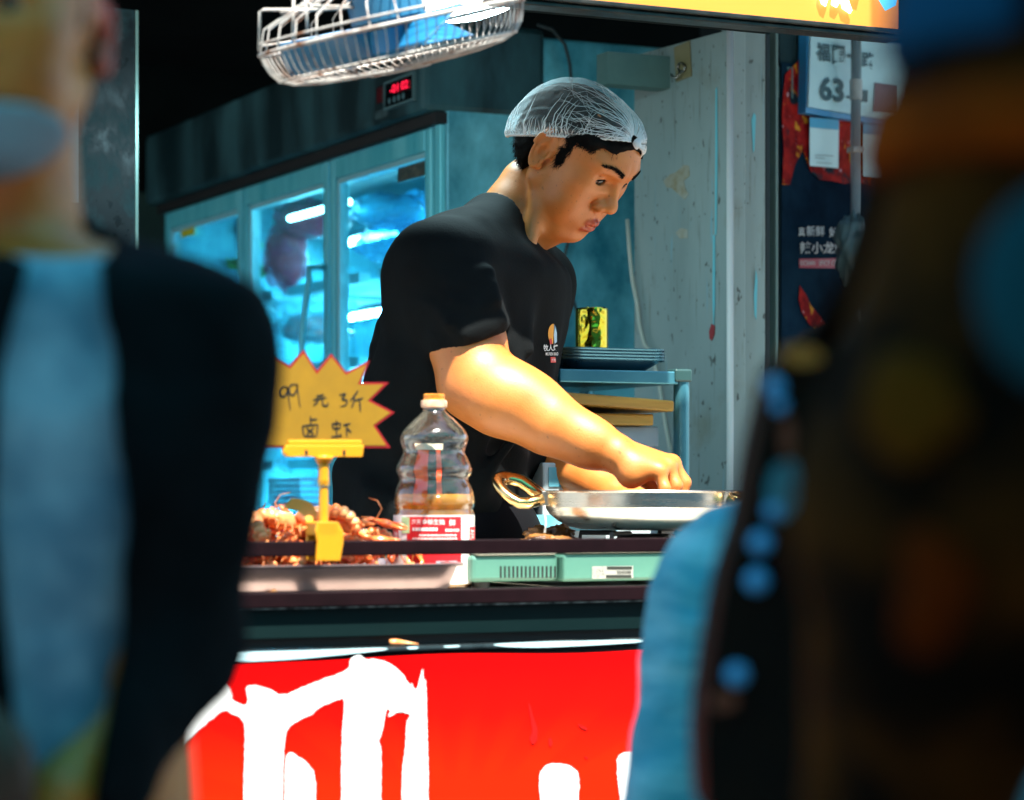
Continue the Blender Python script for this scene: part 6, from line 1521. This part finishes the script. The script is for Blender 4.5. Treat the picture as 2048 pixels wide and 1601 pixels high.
for k in range(110):  # pleats rising from the hem
    sg = -1 if rg.uniform() < 0.7 else 1; t0 = rg.uniform(0.05, 0.97); L_ = rg.uniform(0.06, 0.22) if rg.uniform() < 0.7 else rg.uniform(0.2, 0.6); dr_ = rg.normal(-0.05, 0.05)
    sgn = -1 if SDn[1] > 0 else 1
    mb.tube([netw(sg * (0.995 - L_ * q), min(0.99, max(0.01, t0 + dr_ * q)), 0.0006) for q in np.linspace(0, 1, 8)], [0.0006, 0.00055, 0.0005, 0.00042, 0.00034, 0.00028, 0.0002, 0.0001], 4, cap=False)
tag(mb.build('pleats', thr, net_o, smooth=True), kind='stuff')
mb = MB()
for sg in (-1, 1):
    mb.tube([netw(sg * (0.985 + 0.012 * math.sin(q * 260)), 0.01 + 0.98 * q, 0.0004) for q in np.linspace(0, 1, 130)], 0.0016, 5, flat=0.6)
mb.build('elastic_hem', thr, net_o, smooth=True)
lumpy(to_world(h2m([K1 - AXn * 0.014 + np.array([0, -0.006, -0.003])]))[0], (0.0055, 0.0055, 0.0075), 51, 0.3, 3, 16, 12).build('knot', thr, net_o, smooth=True)
# ---- chest print on the shirt
from mathutils.bvhtree import BVHTree
bvh = BVHTree.FromPolygons([Vector(v) for v in to_world(V3)], [tuple(f) for f in F3.tolist()])
def onShirt(px, py, off=0.0012):
    o = Vector((0, 0, EYE)); d = (W(px, py, 1.0) - o).normalized(); h = bvh.ray_cast(o, d)
    return (h[0] + h[1] * off) if h[0] is not None else W(px, py, 3.5)
ZL = lambda x, y: (1060 + x / 5.003, 600 + y / 5.003)
def shirt_patch(poly, m, name, off=0.0012):
    tris = tessellate_polygon([[Vector((a, b, 0)) for a, b in poly]])
    MB().add([onShirt(*ZL(a, b), off) for a, b in poly], [tuple(t) for t in tris]).build(name, m, shirt_o)
circ = lambda cx, cy_, rx, ry, a0, a1, n=14: [(cx + rx * math.cos(math.radians(a0 + (a1 - a0) * k / n)), cy_ + ry * math.sin(math.radians(a0 + (a1 - a0) * k / n))) for k in range(n + 1)]
shirt_patch(circ(225, 340, 50, 100, 90, 280), mat('print orange', (0.75, 0.33, 0.02), 0.6), 'emblem')
shirt_patch(circ(225, 340, 38, 98, -80, 80), mat('print blue', (0.03, 0.14, 0.25), 0.6), 'emblem')
shirt_patch([(240, 270), (258, 330), (258, 420), (236, 440), (228, 350)], mat('print pale blue', (0.4, 0.6, 0.75), 0.6), 'emblem', 0.0018)
shirt_patch([(185, 395), (205, 380), (215, 440), (190, 445)], mat('print red', (0.6, 0.04, 0.03), 0.6), 'emblem', 0.0018)
pw_ = mat('print white', (0.75, 0.78, 0.78), 0.6)
tx = MB(); fz = lambda x, y: onShirt(*ZL(x, y), 0.0015)
lettering(tx, '牧人烤', 128, 512, 270, 446, fz, 0.012); lettering(tx, 'MU REN KAO', 150, 556, 272, 524, fz, 0.008)
tx.build('lettering', pw_, shirt_o)
shirt_patch([(200, 572), (248, 572), (252, 628), (202, 628)], MATS['print red'], 'badge')
tx = MB(); lettering(tx, '烤肉', 208, 616, 244, 588, lambda x, y: onShirt(*ZL(x, y), 0.0018), 0.01); tx.build('badge_lettering', pw_, shirt_o)

# ================================================================== customers between the viewer and the stall
def tors(p, grow=0.0, zlo=0.90, zhi=1.44, slim=1.0):
    zs = (0.86, 0.95, 1.12, 1.28, 1.38, 1.46)
    a = np.interp(p[:, 2], zs, (0.120, 0.122, 0.118, 0.128, 0.112, 0.085)) + grow; b = np.interp(p[:, 2], zs, (0.175, 0.172, 0.160, 0.180, 0.172, 0.11)) * np.interp(p[:, 2], (1.08, 1.28), (slim, 1.0)) + grow
    d = (np.sqrt((p[:, 0] / a) ** 2 + (p[:, 1] / b) ** 2) - 1) * a * 0.85
    return smax(smax(d, p[:, 2] - zhi - grow, 0.04), zlo - p[:, 2], 0.01)
def folds(p, amp, seed): return amp * (vnoise(p * np.array([1, 1, 0.45]), 22, seed) + 0.6 * vnoise(p * np.array([1, 1, 1.6]), 30, seed + 1))
def customer(S, loc, rz, label, skin, jacket, inner, trouser, arms_, opening=None, jlen=0.88, drop=0.0, slim=1.0, hole=0.068, head=True, hair=True, amp=0.004, h=0.009, extra=None):
    root = thing('person', (0, 0, 0), label, 'person')
    NKc = [(0.012, 0, 1.53), (0.0, 0, 1.40)]
    hc = np.array([0.025, 0, 1.575])
    def mk(name, f, lo, hi, hh, m, parent=root, rel=1):
        V, F = sdf_mesh(f, lo, hi, hh); V = relax(V, F, rel, 0.4)
        return put(name, np_mesh(name, V * S, F), m, parent)
    def body(p):
        d = s_cap(p, NKc[0], NKc[1], 0.054, 0.060)
        if head: d = smin(d, near(p, hc, 0.17, lambda q: head_sdf(q - hc)), 0.02)
        d = smin(d, tors(p, -0.02), 0.02)
        for (sh, el, wr, kn) in arms_:
            sh, el, wr, kn = map(np.asarray, (sh, el, wr, kn)); ax = (kn - wr) / np.linalg.norm(kn - wr)
            d = np.minimum(d, s_chain(p, [sh, el, wr], (0.045, 0.038, 0.026), 0.02))
            sd = np.cross(ax, [0.3, 0.2, 0.9]); sd /= np.linalg.norm(sd)
            K = np.array([kn + sd * t for t in (-0.03, -0.01, 0.01, 0.028)]); dn = ax * 0.5 + np.array([0, 0, -0.8]); dn /= np.linalg.norm(dn)
            P_ = K + dn * 0.042; T_ = P_ + (dn - ax * 0.5) * 0.034
            d = smin(d, near(p, kn, 0.15, lambda q: hand_sdf(q, wr, K, P_, T_, [wr + ax * 0.02 - sd * 0.015, wr + ax * 0.045 - sd * 0.035 + dn * 0.02, wr + ax * 0.065 - sd * 0.04 + dn * 0.04, wr + ax * 0.075 - sd * 0.038 + dn * 0.055], wr + ax * 0.03 + sd * 0.02)), 0.01)
        return d
    lo = np.min([np.min(np.array(a), 0) for a in arms_] + [np.array([-0.2, -0.25, 0.9])], 0) - 0.13; hi = np.max([np.max(np.array(a), 0) for a in arms_] + [np.array([0.2, 0.25, 1.62])], 0) + 0.13
    b = mk('body', body, lo, hi, h * 0.75, skin)
    V = np.zeros(len(b.data.vertices) * 3, np.float32); b.data.vertices.foreach_get('co', V)
    hp_ = V.reshape(-1, 3) / S - hc; red = np.maximum(lip_weight(hp_), 0.85 * np.clip((np.abs(hp_[:, 1]) - 0.076) / 0.006, 0, 1) * (np.linalg.norm(hp_, axis=1) < 0.11))  # ears reddened to stand in for sunlight glowing through them
    b.data.attributes.new('lip', 'FLOAT', 'POINT').data.foreach_set('value', red.astype(np.float32))
    if inner is not None: mk('shirt', lambda p: smax(tors(p, 0.004, 0.90, 1.44 - drop * 0.7, slim) + folds(p, 0.002, 9), -s_cap(p, (0.03, 0, 1.6), (0.01, 0, 1.42), 0.075, 0.062), 0.004), (-0.18, -0.24, 0.85), (0.18, 0.24, 1.52), h, inner)
    def coat(p):
        d = tors(p, 0.018, jlen, 1.44 - drop, slim)
        for (sh, el, wr, kn) in arms_:
            sh, el, wr = map(np.asarray, (sh, el, wr)); we = el + (wr - el) * 0.93
            d = smin(d, s_chain(p, [sh + np.array([0, -0.02 * np.sign(sh[1]), 0.0]), el, we], (0.066, 0.055, 0.042), 0.02), 0.03)
        for sg in (-1, 1): d = smin(d, s_cap(p, (0, 0.05 * sg, 1.425 - drop * .5), (0, 0.15 * sg, 1.40 - drop), 0.045, 0.052), 0.03)
        d = d + folds(p, amp, 3)
        d = smax(d, -s_cap(p, (0.03, 0, 1.62), (0.012, 0, 1.43), hole + 0.007, hole), 0.006)
        if opening is not None:
            w_ = np.interp(p[:, 2], opening[0], opening[1])
            cut = np.maximum(np.abs(p[:, 1] - opening[2]) - w_, 0.0 - p[:, 0])
            d = smax(d, -cut, 0.006)
        return d
    jk = mk('jacket', coat, lo - 0.02, hi + 0.02, h, jacket)
    def leg(p):
        d = s_ell(p, (0, 0, 0.90), (0.125, 0.175, 0.11))
        for sg in (-1, 1): d = smin(d, s_chain(p, [(0, 0.085 * sg, 0.86), (0.01, 0.09 * sg, 0.48), (-0.01, 0.09 * sg, 0.10)], (0.092, 0.066, 0.055), 0.03), 0.03)
        return np.maximum(d, 0.06 - p[:, 2])
    mk('trousers', leg, (-0.2, -0.26, 0.03), (0.2, 0.26, 1.03), 0.012, trouser)
    def shoe(p):
        d = None
        for sg in (-1, 1):
            e = np.maximum(s_cap(p, (-0.05, 0.09 * sg, 0.045), (0.15, 0.095 * sg, 0.035), 0.047, 0.04), 0.004 - p[:, 2]); d = e if d is None else np.minimum(d, e)
        return d
    mk('shoes', shoe, (-0.15, -0.2, -0.01), (0.25, 0.2, 0.13), 0.008, MATS['dark shoes'])
    if head and hair: mk('hair', lambda p: hair_sdf(p - hc), hc - 0.15, hc + 0.15, 0.007, hair_m)
    if head:
        for sg in (-1, 1):
            c_ = (EYE_C * np.array([1, sg, 1]) + hc) * S
            eb = MB().ell(c_, (0.0119 * S,) * 3, nu=14, nv=9).build('eye', MATS['eye white'], root, smooth=True)
            MB().ell(c_ + np.array([0.0105, 0, -0.001]) * S, (0.0030 * S, 0.0068 * S, 0.0068 * S), nu=10, nv=6).build('iris', MATS['dark iris'], eb, smooth=True)
    if extra: extra(root, S, hc, mk)
    root.location = loc; root.rotation_euler = (0, 0, rz)
    return root
def stand(px, d): p = W(px, HOR, d); return (p.x, p.y, 0.0)
FACE = math.atan2(-FWD.y, -FWD.x)        # facing the viewer
skinA = skin_mat('customer skin', (0.55, 0.16, 0.012), (0.38, 0.085, 0.004), (0.50, 0.012, 0.004))
dark_j = mat('near black jacket', (0.0008, 0.002, 0.003), 0.85, col2=(0.002, 0.005, 0.007), scale=12, spec=0.06, bump=0.1)
pale_s = mat('pale blue shirt cloth', (0.05, 0.13, 0.21), 0.8, col2=(0.24, 0.38, 0.48), scale=9, lo=0.4, hi=0.65, bump=0.1)
dark_t = mat('dark denim', (0.008, 0.014, 0.02), 0.8)
# --- man at the left edge: open dark jacket over a pale shirt, mask pulled under the chin
def maskA(root, S, hc, mk):
    mk('face_mask', lambda p: np.maximum(np.maximum(np.abs(head_sdf(p - hc) - 0.004) - 0.0040, p[:, 2] - hc[2] + 0.062 + 0.25 * np.maximum(0.09 - (p[:, 0] - hc[0]), 0)), np.maximum(-(p[:, 0] - hc[0]) + 0.005, hc[2] - 0.125 - p[:, 2])), hc + np.array([-0.02, -0.1, -0.15]), hc + np.array([0.14, 0.1, -0.02]), 0.005, mat('pale mask cloth', (0.20, 0.24, 0.28), 0.8))
    # brown pouch on a strap
    o = mk('pouch', lambda p: s_ell(p, (0.165, -0.02, 1.02), (0.04, 0.085, 0.075)) + 0.004 * vnoise(p, 30, 2), (0.08, -0.16, 0.9), (0.24, 0.12, 1.14), 0.006, mat('brown leather pouch', (0.035, 0.010, 0.002), 0.6))
    MB().tube([(0.14 * S, -0.06 * S, 1.08 * S), (0.155 * S, -0.10 * S, 1.25 * S), (0.10 * S, -0.13 * S, 1.43 * S)], 0.012, 8, flat=0.4).build('strap', MATS['brown leather pouch'], o, smooth=True)
kb_ = stand(14, 1.5)
struct(MB().box((kb_[0] - 0.35, kb_[1], 0.058), (1.3, 0.5, 0.116)).build('kerb', concrete, bevel=0.01))
cA = customer(0.763, (kb_[0], kb_[1], 0.117), FACE + math.radians(-4), 'blurred person at the edge in an open dark jacket over a pale shirt', skinA, dark_j, pale_s, dark_t,
         [((0, 0.168, 1.318), (-0.02, 0.125, 1.105), (0.10, 0.07, 1.00), (0.12, 0.03, 0.96)), ((0, -0.185, 1.385), (-0.03, -0.23, 1.08), (0.10, -0.2, 0.90), (0.15, -0.19, 0.86))],
         opening=((0.85, 1.0, 1.2, 1.32, 1.45), (0.022, 0.026, 0.045, 0.040, 0.012), 0.070), hole=0.054, extra=maskA, drop=0.055, jlen=0.98, slim=0.72)
# --- short person in a pale blue jacket, shoulder and sleeve in view
cyan_j = mat('pale cyan denim', (0.025, 0.26, 0.36), 0.7, col2=(0.16, 0.44, 0.52), scale=11, stretch=(1, 1, 4.0), bump=0.2, bscale=40, lo=0.4, hi=0.7)  # paler streaks put the light on the sleeve folds into the colour
customer(0.715, stand(1700, 2.15), math.atan2(FWD.y, FWD.x) + math.radians(8), 'short person in a pale cyan jacket, shoulder and sleeve before the stove', skinA, cyan_j, None, dark_t,
         [((0, 0.195, 1.355), (-0.03, 0.236, 1.06), (0.03, 0.205, 0.80), (0.06, 0.19, 0.72)), ((0, -0.185, 1.385), (-0.02, -0.24, 1.07), (0.10, -0.22, 0.85), (0.14, -0.21, 0.78))], amp=0.0085, jlen=0.72)
# --- near person at the right edge in dark colour-blocked clothes
def panels(root, S, hc, mk):
    rust_ = mat('rust sleeve stripe', (0.14, 0.024, 0.001), 0.9, spec=0.03, col2=(0.03, 0.006, 0.001), scale=14); teal_ = mat('teal jacket panel', (0.004, 0.035, 0.05), 0.9, spec=0.03); blue_ = mat('blue shoulder panel', (0.003, 0.035, 0.08), 0.9, spec=0.03)
    cyl_ = lambda p, z0, z1, g: np.maximum(np.abs(p[:, 2] - (z0 + z1) / 2) - (z1 - z0) / 2, s_cap(p, (0, 0.165, 1.40), (-0.01, 0.245, 1.08), 0.066 + g, 0.057 + g))
    mk('sleeve_stripe', lambda p: cyl_(p, 1.196, 1.222, 0.007), (-0.13, 0.08, 1.18), (0.13, 0.36, 1.24), 0.006, rust_)
    mk('shoulder_patch', lambda p: np.maximum(cyl_(p, 1.236, 1.31, 0.007), 0.235 - p[:, 1]), (-0.13, 0.06, 1.22), (0.13, 0.36, 1.33), 0.006, blue_)
    mk('sleeve_panel', lambda p: np.maximum(cyl_(p, 0.9, 1.4, 0.008), s_ell(p, (-0.07, 0.222, 1.150), (0.08, 0.030, 0.036))), (-0.15, 0.08, 1.07), (0.05, 0.30, 1.19), 0.006, teal_)
def panels2(root, S, hc, mk):
    panels(root, S, hc, mk)
    sh_ = lambda p: s_chain(p, [np.array([0, 0.155, 1.39]), np.array([-0.01, 0.245, 1.08]), np.array([0.13, 0.25, 0.92])], (0.074, 0.064, 0.05), 0.02)
    mk('elbow_patch', lambda p: np.maximum(sh_(p), s_ell(p, (-0.06, 0.272, 1.108), (0.07, 0.014, 0.020)) + 0.007 * vnoise(p, 75, 4)), (-0.14, 0.22, 1.07), (0.05, 0.32, 1.14), 0.004, mat('ochre elbow patch', (0.045, 0.016, 0.001), 0.9, spec=0.03))
    mk('elbow_patch', lambda p: np.maximum(sh_(p), s_ell(p, (-0.06, 0.266, 1.048), (0.07, 0.011, 0.023)) + 0.007 * vnoise(p, 75, 8)), (-0.14, 0.22, 1.01), (0.05, 0.32, 1.08), 0.004, mat('rust elbow patch', (0.045, 0.008, 0.0005), 0.9, spec=0.03))
dark_k = mat('dark brown black coat', (0.0016, 0.0012, 0.0006), 0.9, col2=(0.075, 0.026, 0.0015), scale=9, lo=0.45, hi=0.75, spec=0.04)
cN = customer(0.97, stand(3290, 0.87), math.atan2(FWD.y, FWD.x) + math.radians(0), 'near blurred person at the edge in a dark coat with rust and teal panels', skinA, dark_k, None, dark_t,
         [((0, 0.175, 1.39), (-0.01, 0.245, 1.08), (0.13, 0.25, 0.92), (0.19, 0.25, 0.90)), ((0, -0.185, 1.385), (-0.02, -0.24, 1.07), (0.10, -0.22, 0.85), (0.14, -0.21, 0.80))], jlen=0.62, extra=panels2)
# --- dark tote bag with painted bokeh discs, hanging from that person's arm
BD = 1.27
tb = thing('tote_bag', W(1640, 1700, BD), 'dark blurred tote bag with painted pale blue bokeh discs along its edge', 'bag')
outl = [(1562, 706), (1600, 690), (1720, 700), (1900, 760), (1960, 1000), (1960, 1700), (1420, 1700), (1402, 1500), (1412, 1380), (1450, 1150), (1490, 1040), (1512, 900), (1540, 780)]
bagm = mat('black bag leather', (0.003, 0.003, 0.003), 0.7, col2=(0.008, 0.005, 0.003), scale=14, spec=0.06)
MB().prism(chaikin(outl, 2), lambda x, y: W(x, y, BD), FWD * 0.09).build('bag_body', bagm, tb, bevel=0.012, seg=3)
stm_ = mat('pale blue stud', (0.05, 0.30, 0.60), 0.35)  # blue discs stand in for defocused highlights
for px, py, r in ((1550, 775, 23), (1560, 812, 18), (1548, 1022, 22), (1522, 1086, 26), (1514, 1162, 27), (1474, 1350, 26)):
    c_ = W(px, py, BD - 0.004); MB().ell(c_, (r * 0.85 / FPX * BD,) * 3, nu=16, nv=10).build('bokeh_disc', stm_, tb, smooth=True)
dst = mat('dull blue snap', (0.025, 0.10, 0.20), 0.4)  # larger discs paint the wider defocused highlights
for px, py, r in ((1684, 942, 52), (1672, 1182, 52)):
    c_ = W(px, py, BD - 0.006); MB().ell(c_, (r / FPX * BD, r / FPX * BD, r / FPX * BD), nu=18, nv=12).build('bokeh_blob', dst, tb, smooth=True)
tbm = mat('ochre tab', (0.35, 0.12, 0.008), 0.6); rst = mat('rust patch', (0.12, 0.022, 0.004), 0.6); tlm = mat('teal fold', (0.02, 0.16, 0.22), 0.5)
def bagpatch(poly, m, name): MB().prism(chaikin(poly, 2), lambda x, y: W(x, y, BD - 0.003), -FWD * 0.004).build(name, m, tb)
bagpatch([(1556, 708), (1580, 690), (1640, 700), (1645, 726), (1590, 735)], tbm, 'tab')
bagpatch([(1562, 830), (1584, 830), (1584, 915), (1562, 915)], rst, 'tab')
bagpatch([(1700, 790), (1760, 770), (1815, 830), (1825, 900), (1780, 900), (1720, 850)], mat('ochre patch', (0.16, 0.06, 0.006), 0.6), 'patch')
bagpatch([(1700, 1120), (1760, 1090), (1800, 1150), (1795, 1260), (1730, 1260)], rst, 'patch')
bagpatch([(1540, 935), (1590, 915), (1600, 1000), (1560, 1050), (1530, 1020)], tlm, 'fold')
bagpatch([(1420, 1390), (1470, 1380), (1478, 1410), (1425, 1425)], rst, 'tab')
# strap up to the shoulder
sh_p = W(1840, 200, 1.22)
MB().tube([W(1640, 705, BD + 0.03), W(1710, 560, BD), W(1790, 300, 1.24), W(1850, 60, 1.2), W(1900, -120, 1.2)], 0.010, 8, flat=0.4).build('strap', bagm, tb, smooth=True)
